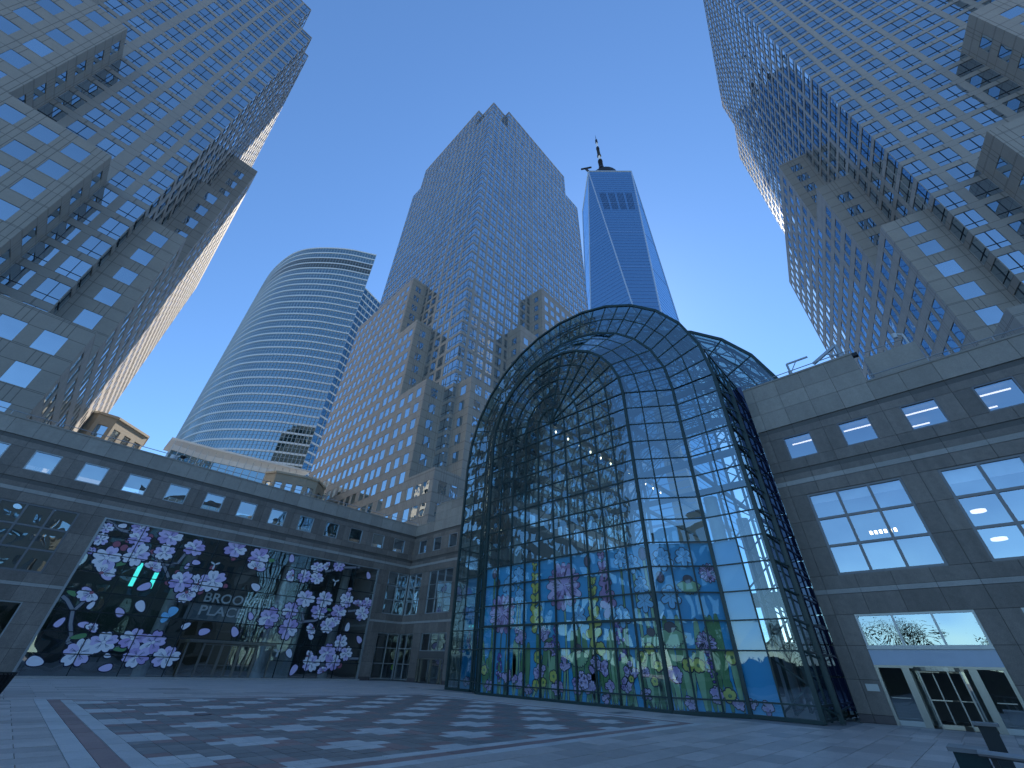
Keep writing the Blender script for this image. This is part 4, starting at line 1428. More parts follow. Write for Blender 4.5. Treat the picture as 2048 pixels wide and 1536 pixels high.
def flower(F, kind, x, zz, r, parent, name="printed_flower"):
    mb = MB()
    l = next_lift()
    if kind == 'mum':
        for ring, (n, f, kk) in enumerate(((16, 1.0, 'mauve'), (13, .8, 'lav_deep'), (10, .58, 'mauve'), (7, .38, 'lav_deep'))):
            for k in range(n):
                a = 2 * math.pi * k / n + ring * .2 + random.uniform(-.08, .08)
                shape(mb, F, petal_pts(x, zz, a, r * f * random.uniform(.88, 1.05), r * .30, base=r * .02), kk if k % 3 else 'lav', l + ring * .0004 + k * .00001, .05)
        for k in range(34):
            a, q0, q1 = random.uniform(0, 6.28), r * random.uniform(.1, .5), r * random.uniform(.6, .95)
            line(mb, F, [(x + q0 * math.cos(a), zz + q0 * math.sin(a)), (x + q1 * math.cos(a + .12), zz + q1 * math.sin(a + .12))], .03, 'ink', l + .0075)
    elif kind == 'phlox':
        for k in range(11):
            a, q = random.uniform(0, 6.28), r * math.sqrt(random.random()) * .85
            cx, cz = x + q * math.cos(a), zz + q * math.sin(a) * .8
            for m in range(5):
                shape(mb, F, petal_pts(cx, cz, 1.256 * m + k, r * .33, r * .28), 'lav' if k % 3 else 'lav_deep', l + k * .0005, .04)
    elif kind == 'poppy':
        for m in range(5):
            shape(mb, F, petal_pts(x, zz, 1.256 * m + x, r, r * .95), 'yellow', l + m * .0003, .055)
        shape(mb, F, [(x + r * .25 * math.cos(t), zz + r * .25 * math.sin(t)) for t in np.linspace(0, 6.0, 8)], 'leaf', l + .004, .02)
    elif kind == 'bud':
        shape(mb, F, [(x + r * .75 * math.sin(t) * (1 if t < 3.3 else 1), zz + r * 1.1 * math.cos(t)) for t in np.linspace(0, 5.9, 14)], 'brown', l, .055)
        for o in (-.3, 0, .3):
            line(mb, F, [(x + o * r, zz - r * .8), (x + o * r * .4, zz + r * .9)], .02, 'mauve', l + .006)
    elif kind == 'iris':
        for m, (a, f) in enumerate(((1.57, 1.0), (.7, .9), (2.44, .9), (-.5, 1.05), (3.64, 1.05), (-1.57, 1.1))):
            shape(mb, F, petal_pts(x, zz, a, r * f, r * .62), 'sky_print', l + m * .0004, .05)
            line(mb, F, [(x, zz), (x + .7 * r * math.cos(a), zz + .7 * r * math.sin(a))], .018, 'ink_soft', l + .006)
    elif kind == 'cone':
        for m in range(11):
            a = -2.75 + 2.3 * m / 10
            shape(mb, F, petal_pts(x, zz, a, r * 1.35, r * .34), 'leaf_pale', l + m * .0002, .05)
        shape(mb, F, [(x + r * .5 * math.cos(t), zz + r * .15 + r * .42 * math.sin(t)) for t in np.linspace(0, 5.9, 12)], 'brown', l + .004, .03)
    elif kind == 'hyacinth':
        for k in range(26):
            v = random.uniform(-1, 1)
            cx, cz = x + random.uniform(-1, 1) * r * .55 * (1 - max(0, v) * .6), zz + v * r * 1.7
            shape(mb, F, [(cx + r * .16 * math.cos(t), cz + r * .16 * math.sin(t)) for t in np.linspace(0, 5.3, 6)], 'purple' if k % 3 else 'lav_deep', l + k * .0001, .035)
    return mb.build(name, None, parent)
def gladiolus(F, top, bot, kk, parent):
    mb = MB()
    l = next_lift()
    (x0, z0), (x1, z1) = top, bot
    line(mb, F, [(x0, z0), (x1, z1), (x1, .2)], .07, 'leaf', l)
    n = 11
    for k in range(n):
        t = (k + .5) / n
        x, zz = x0 + (x1 - x0) * t, z0 + (z1 - z0) * t
        s = .18 + .30 * t
        for a in ((1.1, 2.0) if k % 2 else (.5, 2.7, -1.2)):
            shape(mb, F, petal_pts(x, zz, a + random.uniform(-.3, .3), s * 1.3, s * .9), kk, l + .003 + k * .0003, .05)
    mb.build("printed_flower", None, parent)

MUM = [(24.21, 4.88, 1.33), (18.45, 6.28, 1.47)]
GLAD = [((21.05, 8.0), (20.86, 3.97), 'yellow'), ((16.07, 6.59), (16.26, 3.18), 'yellow'), ((15.31, 8.0), (15.06, 4.64), 'mauve')]
BUDW = [(25.23, 7.64, .29), (24.81, 6.88, .29), (16.4, 7.57, .3), (12.35, 7.54, .32)]
IRIS = [(23.64, 6.7, .64), (22.65, 7.28, .63), (17.34, 4.46, .56), (22.5, 5.9, .52), (13.94, 7.43, .45), (13.14, 7.06, .51), (12.75, 5.8, .48), (12.66, 5.0, .53), (14.22, 4.3, .55)]
CONE = [(17.57, 2.58, .62), (12.55, 3.38, .48)]
HYA = [(24.31, 1.63, .48), (19.26, 3.21, .5), (14.54, 3.13, .55)]
PHL = [(23.56, 1.17, .46), (20.6, 1.43, .5), (22.46, .97, .52), (18.59, 1.91, .4), (17.45, 1.0, .63), (16.32, 1.8, .43), (19.15, .67, .46), (22.43, 3.44, .6), (20.2, 3.52, .45), (19.85, 2.75, .4), (16.04, 1.83, .6), (14.07, 1.71, .43), (14.39, 1.03, .4), (15.44, .93, .32), (13.23, 1.68, .3), (16.93, .98, .5), (13.27, .68, .29), (15.75, .34, .3), (25.3, .55, .35), (21.6, .45, .3)]
POP = [(19.51, 1.24, .31), (20.96, .75, .28), (20.34, .91, .24), (20.77, 2.22, .33), (25.82, 1.41, .29), (13.3, 2.31, .25), (12.38, 1.91, .23), (12.75, 2.68, .27), (12.7, 1.25, .2), (14.07, 1.3, .15), (15.9, 2.68, .34)]
stem = MB()
for k, (x, zz, *_r) in enumerate(MUM + BUDW + IRIS + CONE + HYA + PHL + POP):
    w = .05 + .05 * (k % 3)
    bend = random.uniform(-.3, .3)
    line(stem, FF, [(x, zz), (x + bend * .4, zz * .5), (x + bend, .13)], w + .08, 'ink', .0035)
    line(stem, FF, [(x, zz), (x + bend * .4, zz * .5), (x + bend, .13)], w, ('leaf', 'leaf_pale')[k % 2], .0065)
for k in range(46):
    x = random.uniform(YC - R1 + .3, YC + R1 - .3)
    h = random.uniform(.8, 3.6)
    shape(stem, FF, petal_pts(x, .14, 1.57 + random.uniform(-.16, .16), h, .26 + .05 * h), ('leaf', 'leaf_pale', 'leaf')[k % 3], .0005 + .0009 * (k % 8) , .05)
stem.build("printed_stem", None, wg, kind="stuff")
for kind, L in (('cone', CONE), ('iris', IRIS), ('mum', MUM), ('bud', BUDW), ('hyacinth', HYA), ('phlox', PHL), ('poppy', POP)):
    for x, zz, r in L:
        flower(FF, kind, x, zz, r, wg)
for t, b, kk in GLAD:
    gladiolus(FF, t, b, kk, wg)
sm = MB()
for k in range(26):
    x, h = random.uniform(.2, LB - .2), random.uniform(1.2, 4.5)
    shape(sm, FB, petal_pts(x, .14, 1.57 + random.uniform(-.12, .12), h, .2 + .04 * h), ('leaf', 'leaf_pale')[k % 2], .0008 * (k % 9), .045)
sm.build("printed_stem", None, wg, kind="stuff")
for kind, x, zz, r in (('iris', .8, 7.2, .6), ('iris', 2.0, 7.3, .5), ('cone', 2.0, 6.0, .5), ('iris', .9, 5.2, .55), ('cone', .6, 3.6, .6), ('mum', 2.3, 3.0, .5), ('phlox', .5, 1.5, .5), ('poppy', 1.2, 2.0, .3), ('poppy', 1.7, 2.0, .3), ('hyacinth', 2.3, 1.9, .35),
                        ('phlox', 2.2, .8, .45), ('phlox', 1.0, .45, .3), ('poppy', 2.9, .8, .3), ('phlox', 3.2, .4, .3), ('poppy', 3.4, 2.4, .3), ('mum', 3.2, 6.4, .5), ('bud', .5, 6.2, .25)):
    flower(FB, kind, x, zz, r, wg)
flower(FC, 'phlox', YC - R3 + 2.2, .4, .3, wg)
flower(FC, 'phlox', YC - R3 + 2.8, .5, .25, wg)
for kind, y, zz, r in (('phlox', YC + R2 + .7, .6, .35), ('iris', YC + R2 + .7, 5.4, .5), ('hyacinth', YC + R2 + .8, 3.4, .4)):
    flower(FC, kind, y, zz, r, wg)

# ------------------------------------------------------------------ blossoms printed on the shopfront of the left wing
FP = flat_frame((0, LY + .072, 0), (1, 0, 0), (0, -1, 0))
BLOSSOMS = [(1.38, 10.03, 0.47), (1.47, 9.15, 0.46), (3.52, 10.46, 0.59), (3.77, 9.66, 0.7), (4.17, 8.44, 0.77), (5.79, 10.21, 0.83), (5.92, 8.94, 0.68), (2.47, 7.88, 0.84), (2.63, 6.8, 0.78, 'h'), (2.72, 5.39, 0.72, 'h'), (8.03, 6.91, 0.81), (9.2, 6.93, 0.62), (5.58, 7.6, 0.66, 'h'), (8.79, 6.15, 0.73, 'h'), (3.83, 1.56, 0.83), (4.95, 2.25, 0.81), (6.6, 2.57, 0.81), (7.38, 1.43, 0.81), (8.02, 2.41, 0.73), (9.3, 1.46, 0.85), (3.78, 3.0, 0.41, 'h'), (1.30, 8.24, 0.3), (7.9, 9.68, 0.79), (11.2, 10.2, 0.87), (13.45, 9.83, 0.85), (13.49, 8.79, 0.79, 'h'), (10.36, 7.29, 0.92), (9.33, 6.85, 0.65, 'h'), (19.44, 9.81, 0.64), (21.75, 10.33, 0.62), (20.59, 10.09, 0.5, 'h'), (17.18, 8.71, 0.6, 'h'), (18.35, 8.78, 0.62), (19.71, 8.77, 0.69), (19.12, 6.77, 0.85), (21.15, 6.94, 0.79), (23.6, 7.16, 0.72), (25.02, 6.79, 0.62, 'h'), (26.1, 7.11, 0.6), (25.8, 6.05, 0.75), (20.88, 5.8, 0.77), (23.03, 5.95, 0.75), (17.97, 5.62, 0.72), (16.2, 4.84, 0.86), (18.34, 4.08, 0.84), (22.78, 5.01, 0.57), (22.16, 4.58, 0.72), (20.74, 4.3, 0.59, 'h'), (24.07, 3.21, 0.67), (22.87, 2.25, 0.79), (23.72, 1.48, 0.74), (21.48, 1.34, 0.8), (20.92, 1.92, 0.52, 'h'), (24.93, 2.28, 0.62), (22.89, 0.7, 0.5, 'h')]
PETALS = [(1.9, 3.34, 0.33), (3.09, 4.57, 0.28), (4.97, 4.28, 0.38), (6.11, 4.79, 0.46), (5.71, 6.17, 0.44), (1.82, 0.95, 0.46), (5.81, 0.66, 0.38), (5.59, 1.41, 0.22), (9.79, 3.69, 0.33), (2.3, 10.4, 0.28), (8.53, 8.53, 0.32), (7.98, 8.16, 0.26), (3.24, 3.29, 0.31), (16.54, 10.26, 0.39), (25.57, 9.92, 0.39), (14.07, 7.24, 0.45), (14.55, 4.83, 0.33), (11.31, 3.36, 0.41), (13.67, 3.52, 0.43), (20.71, 3.57, 0.34), (24.43, 4.65, 0.41), (26.08, 3.6, 0.41), (19.09, 2.06, 0.41), (19.93, 0.76, 0.45), (23.74, 8.21, 0.28)]
BUDS = [(2.59, 8.96, 0.25), (3.16, 8.8, 0.25), (4.41, 9.93, 0.24), (5.1, 8.84, 0.18), (3.18, 9.4, 0.2), (7.12, 6.7, 0.18), (7.51, 7.53, 0.21), (11.3, 9.37, 0.22), (9.92, 8.28, 0.21), (11.53, 6.96, 0.21), (9.76, 6.32, 0.24), (22.52, 6.29, 0.23), (24.53, 1.24, 0.25)]
LEAVES = [(3.48, 7.62, 0.45), (3.35, 2.53, 0.44), (6.1, 1.86, 0.42), (1.69, 5.23, 0.4), (14.53, 9.72, 0.45), (21.89, 6.04, 0.3)]
BRANCHES = [[(1.17, 10.6), (2.5, 10.04), (3.03, 10.07)], [(2.92, 10.14), (3.22, 9.73)], [(4.52, 9.06), (6.3, 7.98), (7.03, 7.09)], [(6.3, 7.98), (7.21, 8.22), (7.48, 9.22)], [(1.2, 5.0), (1.6, 4.76), (2.23, 4.14), (2.53, 3.27), (2.91, 2.58), (2.9, 2.15), (3.44, 1.96)], [(2.29, 4.15), (2.57, 4.78)], [(5.49, 1.84), (6.35, 2.1)], [(24.35, 10.6), (22.39, 10.27), (20.4, 9.54)], [(19.47, 4.75), (20.7, 4.94), (21.99, 5.52), (23.08, 6.2)], [(19.57, 4.76), (19.17, 5.64)], [(26.5, 1.88), (24.47, 1.86), (22.79, 1.46)], [(26.26, 6.5), (24.08, 6.09)], [(17.21, 5.01), (18.22, 4.74), (19.5, 4.66)]]
for br in BRANCHES:
    mb = MB()
    line(mb, FP, br, .30, 'ink', .002)
    line(mb, FP, br, .20, 'branch', .005)
    mb.build("printed_branch", None, lw)
def blossom(x, zz, r, half=False):
    mb = MB()
    l = next_lift() * .5
    rot = random.uniform(0, 6.28)
    sets = ('lav', 'lav_pale', 'lav_pale') if random.random() < .55 else ('lav_deep', 'lav', 'lav_pale')
    angs = [rot + 1.2566 * m for m in range(5)] if not half else [rot + .55 * (m - 2) for m in range(5)]
    sq_ = random.uniform(.75, 1.0)
    F2 = lambda a, b, q=0.0: FP(x + (a - x), zz + (b - zz) * sq_, q)
    for m, a in enumerate(angs):
        kk = sets[m % 3]
        shape(mb, F2, petal_pts(x, zz, a, r * random.uniform(.9, 1.05), r * .86, notch=.14, base=r * .05), kk, l + m * .0006, .06 + .03 * r)
        for o in (-.16, 0, .16):
            line(mb, F2, [(x + .2 * r * math.cos(a), zz + .2 * r * math.sin(a)), (x + .62 * r * math.cos(a + o), zz + .62 * r * math.sin(a + o))], .025, 'ink_soft', l + .0055)
    shape(mb, F2, [(x + r * .16 * math.cos(t), zz + r * .16 * math.sin(t)) for t in np.linspace(0, 5.6, 9)], 'lav_pale' if not half else 'bud_red', l + .006, .02, 'ink_soft')
    return mb.build("printed_blossom", None, lw)
for b in BLOSSOMS:
    blossom(b[0], b[1], b[2] * 1.1, len(b) > 3)
for x, zz, r in PETALS:
    mb = MB()
    a = random.uniform(0, 6.28)
    shape(mb, FP, petal_pts(x - r * math.cos(a), zz - r * math.sin(a), a, 2 * r, 1.3 * r), random.choice(('lav', 'lav_pale')), .012, .07)
    mb.build("printed_petal", None, lw)
for x, zz, r in BUDS:
    mb = MB()
    shape(mb, FP, [(x + r * math.cos(t), zz + r * math.sin(t)) for t in np.linspace(0, 5.8, 12)], 'bud_red', .009, .03)
    mb.build("printed_bud", None, lw)
for x, zz, r in LEAVES:
    mb = MB()
    a = random.uniform(-.6, .6)
    shape(mb, FP, petal_pts(x - r * math.cos(a), zz - r * math.sin(a), a, 2 * r, .8 * r), 'leaf', .008, .035)
    mb.build("printed_leaf", None, lw)
mb = MB()
for sgn in (0, 1):
    shape(mb, FP, petal_pts(8.32 + .1 * sgn, 4.25, 1.2 + .55 * sgn, .75, .55), 'sky_print', .012 + .002 * sgn, .03)
    shape(mb, FP, petal_pts(8.32, 4.25, 2.9 + 1.0 * sgn, .6, .4), 'sky_print', .014 + .002 * sgn, .03)
mb.build("printed_butterfly", None, lw)
for x, zz in ((10.0, 8.6), (21.84, 8.75), (17.98, 2.15)):
    mb = MB()
    for a in (.5, 2.7, -1.6):
        shape(mb, FP, petal_pts(x, zz, a, .42, .16), 'white', .012, .0)
    mb.build("printed_bird", None, lw)

# ------------------------------------------------------------------ octagonal pavilions behind the left wing
def pavilion(label, pts, ztop, z0, key, wins, group):
    root = thing("stone_pavilion", (pts[1][0], pts[1][1], 0), label, "building", group)
    w, ps = MB(), []
    for (a, b), n in zip(zip(pts, pts[1:]), wins):
        a, b = Vector((*a, 0)), Vector((*b, 0))
        d = (b - a)
        L = d.length
        d.normalize()
        nn = Vector((d.y, -d.x, 0))
        fm = lambda u, z, o, a=a, d=d, nn=nn: tuple(a + d * u + nn * o + Vector((0, 0, z)))
        plain_wall(w, fm, 0, L, z0, ztop - 5.2)
        plain_wall(w, fm, 0, L, ztop - 1.2, ztop)
        if n == 0:
            plain_wall(w, fm, 0, L, ztop - 5.2, ztop - 1.2)
            continue
        for k in range(n):
            u0, u1 = L * k / n, L * (k + 1) / n
            c = (u0 + u1) / 2
            hw_ = min(.8, (u1 - u0) * .3)
            cell(w, ps, fm, u0, u1, ztop - 5.2, ztop - 1.2, c - hw_, c + hw_, ztop - 4.6, ztop - 2.2, .25)
    w.poly([(x, y, ztop - .05) for x, y in pts])
    w.build("wall", key, root)
    cn = MB()
    for a, b in zip(pts, pts[1:]):
        cn.bar((*a, ztop - .1), (*b, ztop - .1), .5, .45)
    cn.build("cornice", key, root)
    for c, ww, h, fm in ps:
        e0 = Vector(fm(1, 0, 0)) - Vector(fm(0, 0, 0))
        en_ = Vector(fm(0, 0, 1)) - Vector(fm(0, 0, 0))
        link("window_pane", quad_mesh('tower_glass'), root, mat4(c, e0 * ww, -en_, Vector((0, 0, h))))
pavilion("small sunlit octagonal stone pavilion above the left wing's parapet", [(-12, 109), (-7.1, 104.9), (-4.3, 104.9), (1.4, 110.4), (1.4, 116), (-4, 120)], 39.6, 10, 'pav_stone', [1, 1, 3, 1, 0], "octagonal stone pavilions")
pavilion("brown shaded octagonal stone pavilion at the foot of the centre tower", [(23.5, 101), (24.9, 98.2), (31.0, 96.2), (33.6, 96.3), (37, 100), (36, 106)], 36.1, 10, 'pav_stone', [1, 3, 1, 1, 0], "octagonal stone pavilions")

# ------------------------------------------------------------------ surroundings seen only in the reflections
so = thing("granite_block", (40, -64, 0), "granite office block across the plaza that the shopfront glass mirrors", "building")
w, ps = MB(), []
block_face(w, ps, lambda u, z, o: (70 - u, -62 + o, z), 0, 66, 1.4, 40)
w.build("wall", 'tower_stone', so)
pm = MB()
for c, ww, h, fm in ps:
    pm.poly([(c[0] - ww / 2, c[1] + .01, c[2] - h / 2), (c[0] + ww / 2, c[1] + .01, c[2] - h / 2), (c[0] + ww / 2, c[1] + .01, c[2] + h / 2), (c[0] - ww / 2, c[1] + .01, c[2] + h / 2)])
pm.build("window_panes", 'tower_glass', so, kind="stuff")
MB().box(4, 70, -80, -62.4, 0, 40).build("core_wall", 'interior_dark', so)

s2 = thing("granite_block", (-12, -36, 0), "tan granite block mirrored in the large gridded window at the left edge", "building")
w, ps = MB(), []
block_face(w, ps, lambda u, z, o: (1 - u, -32 + o, z), 0, 27, 1.4, 26)
w.build("wall", 'pav_stone', s2)
pm = MB()
for c, ww, h, fm in ps:
    pm.poly([(c[0] - ww / 2, c[1] + .01, c[2] - h / 2), (c[0] + ww / 2, c[1] + .01, c[2] - h / 2), (c[0] + ww / 2, c[1] + .01, c[2] + h / 2), (c[0] - ww / 2, c[1] + .01, c[2] + h / 2)])
pm.build("window_panes", 'tower_glass', s2, kind="stuff")
MB().box(-26, 1, -44, -32.4, 0, 26).build("core_wall", 'interior_dark', s2)

def tree(x, y, h, cr, label, seed):
    rg = np.random.default_rng(seed)
    root = thing("plaza_tree", (x, y, 0), label, "tree", "plaza trees mirrored in the glass")
    tk = MB()
    tk.tube((x, y, 0), (x + .1, y, h * .45), .16, .10, 9)
    tips = []
    for k in range(9):
        a = 6.28 * k / 9 + rg.uniform(-.3, .3)
        zb = h * rg.uniform(.3, .5)
        e = (x + cr * .7 * math.cos(a), y + cr * .7 * math.sin(a), zb + h * rg.uniform(.15, .42))
        tk.tube((x + .07, y, zb), e, .06, .02, 6)
        tips.append(e)
    tk.tube((x + .1, y, h * .45), (x, y, h * .9), .10, .02, 7)
    tips += [(x, y, h * .9), (x, y, h * .75)]
    tk.build("trunk", 'bark', root)
    lf = MB()
    for e in tips:
        for c in range(5):
            cc = np.array(e) + rg.normal(0, cr * .22, 3)
            for m in range(70):
                p = cc + rg.normal(0, cr * .15, 3)
                u, v = rg.normal(0, 1, 3), rg.normal(0, 1, 3)
                u = u / np.linalg.norm(u) * .11
                v = v / np.linalg.norm(v) * .07
                lf.poly([tuple(p - u), tuple(p + v), tuple(p + u), tuple(p - v)])
    lf.build("crown", 'leaves', root)
for k, (x, y, h, cr) in enumerate(((16.9, -16.9, 8.6, 2.5), (-6.5, -24, 8.5, 3.2), (-1.0, -26, 8.0, 3.0), (6.0, -22, 9, 3.2), (11.5, -27, 9.5, 3.0), (-26, 6, 9, 3.3), (-32, 13, 10, 3.5), (-29, -4, 9.5, 3.4), (-36, 22, 10, 3.5))):
    tree(x, y, h, cr, ("plaza tree beside the right wing mirrored in the atrium's splayed panes", "plaza tree mirrored in the ground-floor window at the left edge", "plaza tree mirrored just right of the ground-floor window at the left edge", "nearer plaza tree mirrored low in the blossom-printed glazing", "farther plaza tree mirrored low in the blossom-printed glazing",
                       "plaza tree mirrored at the middle of the revolving door's transom", "plaza tree mirrored at the left of the revolving door's transom", "plaza tree mirrored at the right of the revolving door's transom", "outermost plaza tree mirrored in the revolving door's transom")[k], 20 + k)

hg = thing("added_hedge", (-40, 8, 0), "long clipped hedge added out of view to darken the revolving door glass", "hedge")  # unseen hedge, added to darken the low reflections in the door glass
MB().box(-41.2, -40.2, -25, 44, 0, 3.4).build("stems", 'bark', hg)
hl = MB()
rg = np.random.default_rng(5)
for k in range(9000):
    p = np.array((rg.uniform(-41.6, -39.8), rg.uniform(-25.4, 44.4), rg.uniform(.1, 3.5) + rg.normal(0, .12)))
    u, v = rg.normal(0, 1, 3), rg.normal(0, 1, 3)
    u, v = u / np.linalg.norm(u) * .2, v / np.linalg.norm(v) * .13
    hl.poly([tuple(p - u), tuple(p + v), tuple(p + u), tuple(p - v)])
hl.build("foliage", 'leaves', hg)

# ------------------------------------------------------------------ rooftop and street furniture
def railing(label, pts, z, group="parapet railings"):
    root = thing("parapet_railing", (*pts[0], z), label, "railing", group)
    t = MB()
    for a, b in zip(pts, pts[1:]):
        t.tube((*a, z + .55), (*b, z + .55), .03, n=6)
    t.build("handrail", 'rail', root)
    for a, b in zip(pts, pts[1:]):
        L = math.hypot(b[0] - a[0], b[1] - a[1])
        n = max(2, int(L / 2.6))
        for k in range(n + 1):
            x, y = a[0] + (b[0] - a[0]) * k / n, a[1] + (b[1] - a[1]) * k / n
            MB().tube((x, y, z - .05), (x, y, z + .55), .025, n=6).build("post", 'rail', root)
railing("thin steel railing along the left wing's parapet", [(-13, LY + .25), (31.3, LY + .25)], 16.66)
railing("thin steel railing on the raised parapet left of the atrium", [(SXW + .3, 43.8), (SXW + .3, 34)], 18.7)
railing("thin steel railing on the right wing's raised parapet beside the atrium", [(RX + .3, 5.1), (RX + .3, -1.4)], 18.85)
railing("thin steel railing along the right wing's lower parapet at far right", [(RX + .3, -1.8), (RX + .3, -18)], 16.66)
railing("short steel railing on the set-back roof block of the right wing", [(33.4, -2.3), (33.4, -4.9)], 20.4)
# caps on the parapets
for a in ((-13, 31.1, LY - .06, LY + .5, 16.66), (SXW - .06, SXW + .5, 44.0, LY, 16.66), (SXW - .06, SXW + .5, 33.2, 44.0, 18.7)):
    block("parapet_cap", 'wing_upper', lw, a[0], a[1], a[2], a[3], a[4], a[4] + .12)
for a in ((RX - .06, RX + .5, -20, -1.53, 16.66), (RX - .06, RX + .5, -1.53, 5.15, 18.85)):
    block("parapet_cap", 'wing_upper', rw, a[0], a[1], a[2], a[3], a[4], a[4] + .12)

cc = thing("security_camera", (3.38, 48.1, 16.7), "white dome security camera on the left wing's parapet before the curved tower", "camera")
c_ = MB().tube((3.38, 48.2, 16.6), (3.38, 48.2, 17.25), .07, n=8)
c_.bar((3.38, 48.2, 17.2), (3.75, 47.8, 17.3), .09)
c_.build("bracket", 'white', cc)
MB().tube((3.1, 48.2, 16.85), (3.1, 48.2, 17.2), .24, .24, 14).build("housing", 'white', cc)
d_ = MB()
for k in range(4):
    t0, t1 = k * math.pi / 8, (k + 1) * math.pi / 8
    d_.tube((3.78, 47.8, 17.25 - .26 * math.sin(t0)), (3.78, 47.8, 17.25 - .26 * math.sin(t1)), .26 * math.cos(t0), .26 * math.cos(t1), 14, False)
d_.build("dome", 'black', cc, smooth=True)

def davit(label, x, y, z, h, arm, rise, thick):
    root = thing("roof_davit", (x, y, z), label, "davit", "roof davits on the right wing")
    MB().tube((x, y, z - .3), (x, y, z + h), thick, thick, 10).build("mast", 'rail', root)
    a = MB().bar((x, y, z + h), (x + arm[0], y + arm[1], z + h + rise), thick * 1.3, thick * 1.6)
    a.build("arm", 'rail', root)
    MB().bar((x, y, z + h * .55), (x + arm[0] * .45, y + arm[1] * .45, z + h + rise * .45), thick * .7).build("brace", 'rail', root)
    MB().tube((x - .02, y, z + h * .45), (x - .02, y, z + h * .62), thick * 1.7, n=10).build("collar", 'rail', root)
davit("slim grey davit with flat arm on the right wing's roof beside the atrium vault", 31.0, 2.02, 18.85, 1.9, (0, -1.35), .0, .07)
davit("thick grey davit with drooping arm on the right wing's roof", 31.3, -1.07, 18.85, 2.2, (-.1, 1.6), -.9, .12)
fl_ = thing("roof_floodlight", (30.6, -1.5, 18.9), "black twin floodlight beside the thick davit on the right wing's roof", "floodlight")
MB().tube((30.6, -1.5, 18.8), (30.6, -1.5, 19.3), .05, n=8).build("post", 'black', fl_)
for dy in (-.22, .22):
    MB().box(30.45, 30.75, -1.5 + dy - .16, -1.5 + dy + .16, 19.25, 19.5).build("lamp_head", 'black', fl_)
sc_ = thing("roof_camera", (33.3, -4.7, 20.4), "white camera on a bent bracket above the set-back roof block", "camera")
MB().tube((33.3, -4.7, 20.3), (33.3, -4.7, 21.3), .06, n=8).bar((33.3, -4.7, 21.25), (33.3, -4.35, 21.5), .08).build("bracket", 'white', sc_)
MB().tube((33.3, -4.3, 21.15), (33.3, -4.3, 21.5), .13, .16, 10).build("housing", 'white', sc_)

# litter bin at the left edge
lb = thing("litter_bin", (0.35, 29.2, 0), "black slatted litter bin cut off by the picture's left edge", "litter bin")
bx_, by_ = 0.32, 29.2
for k in range(22):
    a = 6.2832 * k / 22
    m_ = MB().bar((bx_ + .30 * math.cos(a), by_ + .30 * math.sin(a), .03), (bx_ + .44 * math.cos(a), by_ + .44 * math.sin(a), .82), .05, .02, (math.cos(a), math.sin(a), 0))
    m_.build("slat", 'black', lb)
for zz, r in ((.05, .31), (.45, .365), (.82, .45)):
    rm = MB()
    for k in range(22):
        a, b = 6.2832 * k / 22, 6.2832 * (k + 1) / 22
        rm.bar((bx_ + r * math.cos(a), by_ + r * math.sin(a), zz), (bx_ + r * math.cos(b), by_ + r * math.sin(b), zz), .035, .04)
    rm.build("hoop", 'black', lb)
MB().tube((bx_, by_, .04), (bx_, by_, .78), .26, .37, 18).build("liner", 'black', lb)

# guard rail and post at the lower right
gr = thing("guard_rail", (8.4, .6, 0), "dark glass guard rail with steel handrail in the lower right corner", "guard rail")
MB().box(8.38, 8.78, 0.36, 0.64, 0, 0.98).build("end_pier", 'dark_glass', gr)
MB().box(8.34, 8.82, 0.32, 0.68, 0.98, 1.02).build("pier_cap", 'alu_dark', gr)
MB().tube((8.22, .40, 1.0), (7.6, -1.6, 1.0), .035, n=10).build("handrail", 'steel', gr)
for k in range(4):
    t0, t1 = k / 4, (k + 1) / 4
    p0, p1 = (8.3 - .62 * t0, .30 - 2.0 * t0), (8.3 - .62 * t1, .30 - 2.0 * t1)
    MB().bar((*p0, .1), (*p0, .98), .05).build("baluster", 'black', gr)
    MB().poly([(p0[0], p0[1] - .05, .12), (p1[0], p1[1] + .05, .12), (p1[0], p1[1] + .05, .9), (p0[0], p0[1] - .05, .9)]).build("guard_pane", 'dark_glass', gr)
bo = thing("sign_post", (11.0, .3, 0), "slim dark post with a flat cap before the revolving door", "post")
MB().box(11.0, 11.16, .20, .40, 0, 1.12).build("shaft", 'mull_dark', bo)
MB().box(10.95, 11.21, .15, .45, 1.12, 1.16).build("cap", 'alu_dark', bo)

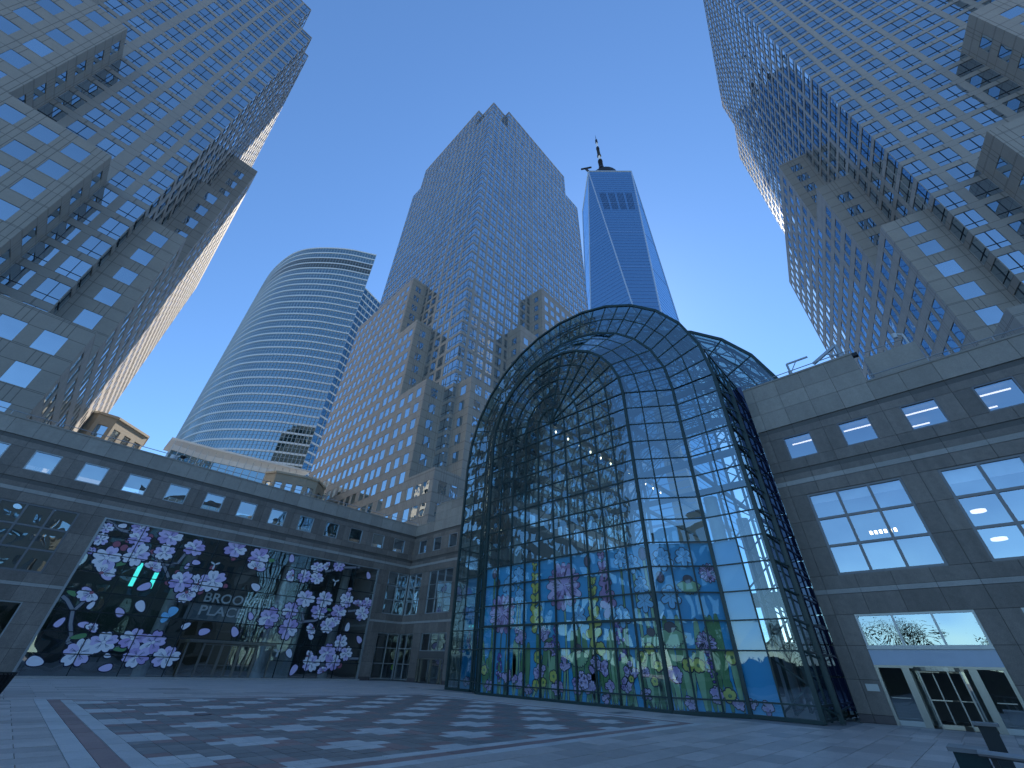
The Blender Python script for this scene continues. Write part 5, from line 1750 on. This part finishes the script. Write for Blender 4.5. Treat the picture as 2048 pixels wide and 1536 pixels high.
# person in a high visibility vest inside the corner lobby
px_, py_ = 31.75, 49.35
pe = thing("person", (px_, py_, 0), "person in a bright yellow-green vest standing behind the corner lobby glass", "person")
sk = {'hip': (0, 0, .95), 'chest': (0, 0, 1.32), 'neck': (0, 0, 1.5), 'head': (0, 0, 1.62), 'top': (0, 0, 1.75),
      'ls': (.19, 0, 1.42), 'le': (.25, .02, 1.15), 'lh': (.24, -.08, .88), 'rs': (-.19, 0, 1.42), 're': (-.26, .02, 1.14), 'rh': (-.22, -.12, .9),
      'lk': (.11, 0, .5), 'lf': (.12, .02, .08), 'lt': (.13, -.16, .04), 'rk': (-.1, .03, .5), 'rf': (-.12, .06, .08), 'rt': (-.13, -.12, .04)}
rad = {'hip': .15, 'chest': .17, 'neck': .065, 'head': .105, 'top': .07, 'ls': .075, 'le': .05, 'lh': .04, 'rs': .075, 're': .05, 'rh': .04, 'lk': .07, 'lf': .05, 'lt': .035, 'rk': .07, 'rf': .05, 'rt': .035}
ks = list(sk)
ed = [('hip', 'chest'), ('chest', 'neck'), ('neck', 'head'), ('head', 'top'), ('chest', 'ls'), ('ls', 'le'), ('le', 'lh'), ('chest', 'rs'), ('rs', 're'), ('re', 'rh'), ('hip', 'lk'), ('lk', 'lf'), ('lf', 'lt'), ('hip', 'rk'), ('rk', 'rf'), ('rf', 'rt')]
me = bpy.data.meshes.new("person_body")
me.from_pydata([(px_ + sk[k][0], py_ + sk[k][1], sk[k][2]) for k in ks], [(ks.index(a), ks.index(b)) for a, b in ed], [])
me.materials.append(M['cloth'])
bo_ = link("body", me, pe)
md = bo_.modifiers.new("skin", 'SKIN')
for i, k in enumerate(ks):
    sv = me.skin_vertices[0].data[i]
    sv.radius = (rad[k], rad[k] * .8)
    sv.use_root = (k == 'hip')
bo_.modifiers.new("smooth", 'SUBSURF').render_levels = 2
vm = MB()
for k in range(16):
    a, b = 6.2832 * k / 16, 6.2832 * (k + 1) / 16
    rings = [(.96, .19, .15), (1.15, .20, .155), (1.35, .235, .16), (1.47, .16, .11)]
    for (z0, ra, rb), (z1, rc, rd_) in zip(rings, rings[1:]):
        vm.poly([(px_ + ra * math.cos(a), py_ + rb * math.sin(a), z0), (px_ + ra * math.cos(b), py_ + rb * math.sin(b), z0), (px_ + rc * math.cos(b), py_ + rd_ * math.sin(b), z1), (px_ + rc * math.cos(a), py_ + rd_ * math.sin(a), z1)])
vm.build("vest", 'hivis', pe, smooth=True)
hm = MB()
for k in range(8):
    t0, t1 = -math.pi / 2 + math.pi * k / 8, -math.pi / 2 + math.pi * (k + 1) / 8
    hm.tube((px_, py_ - .01, 1.63 + .125 * math.sin(t0)), (px_, py_ - .01, 1.63 + .125 * math.sin(t1)), max(.002, .10 * math.cos(t0)), max(.002, .10 * math.cos(t1)), 12, False)
hm.build("face", 'skin', pe, smooth=True)
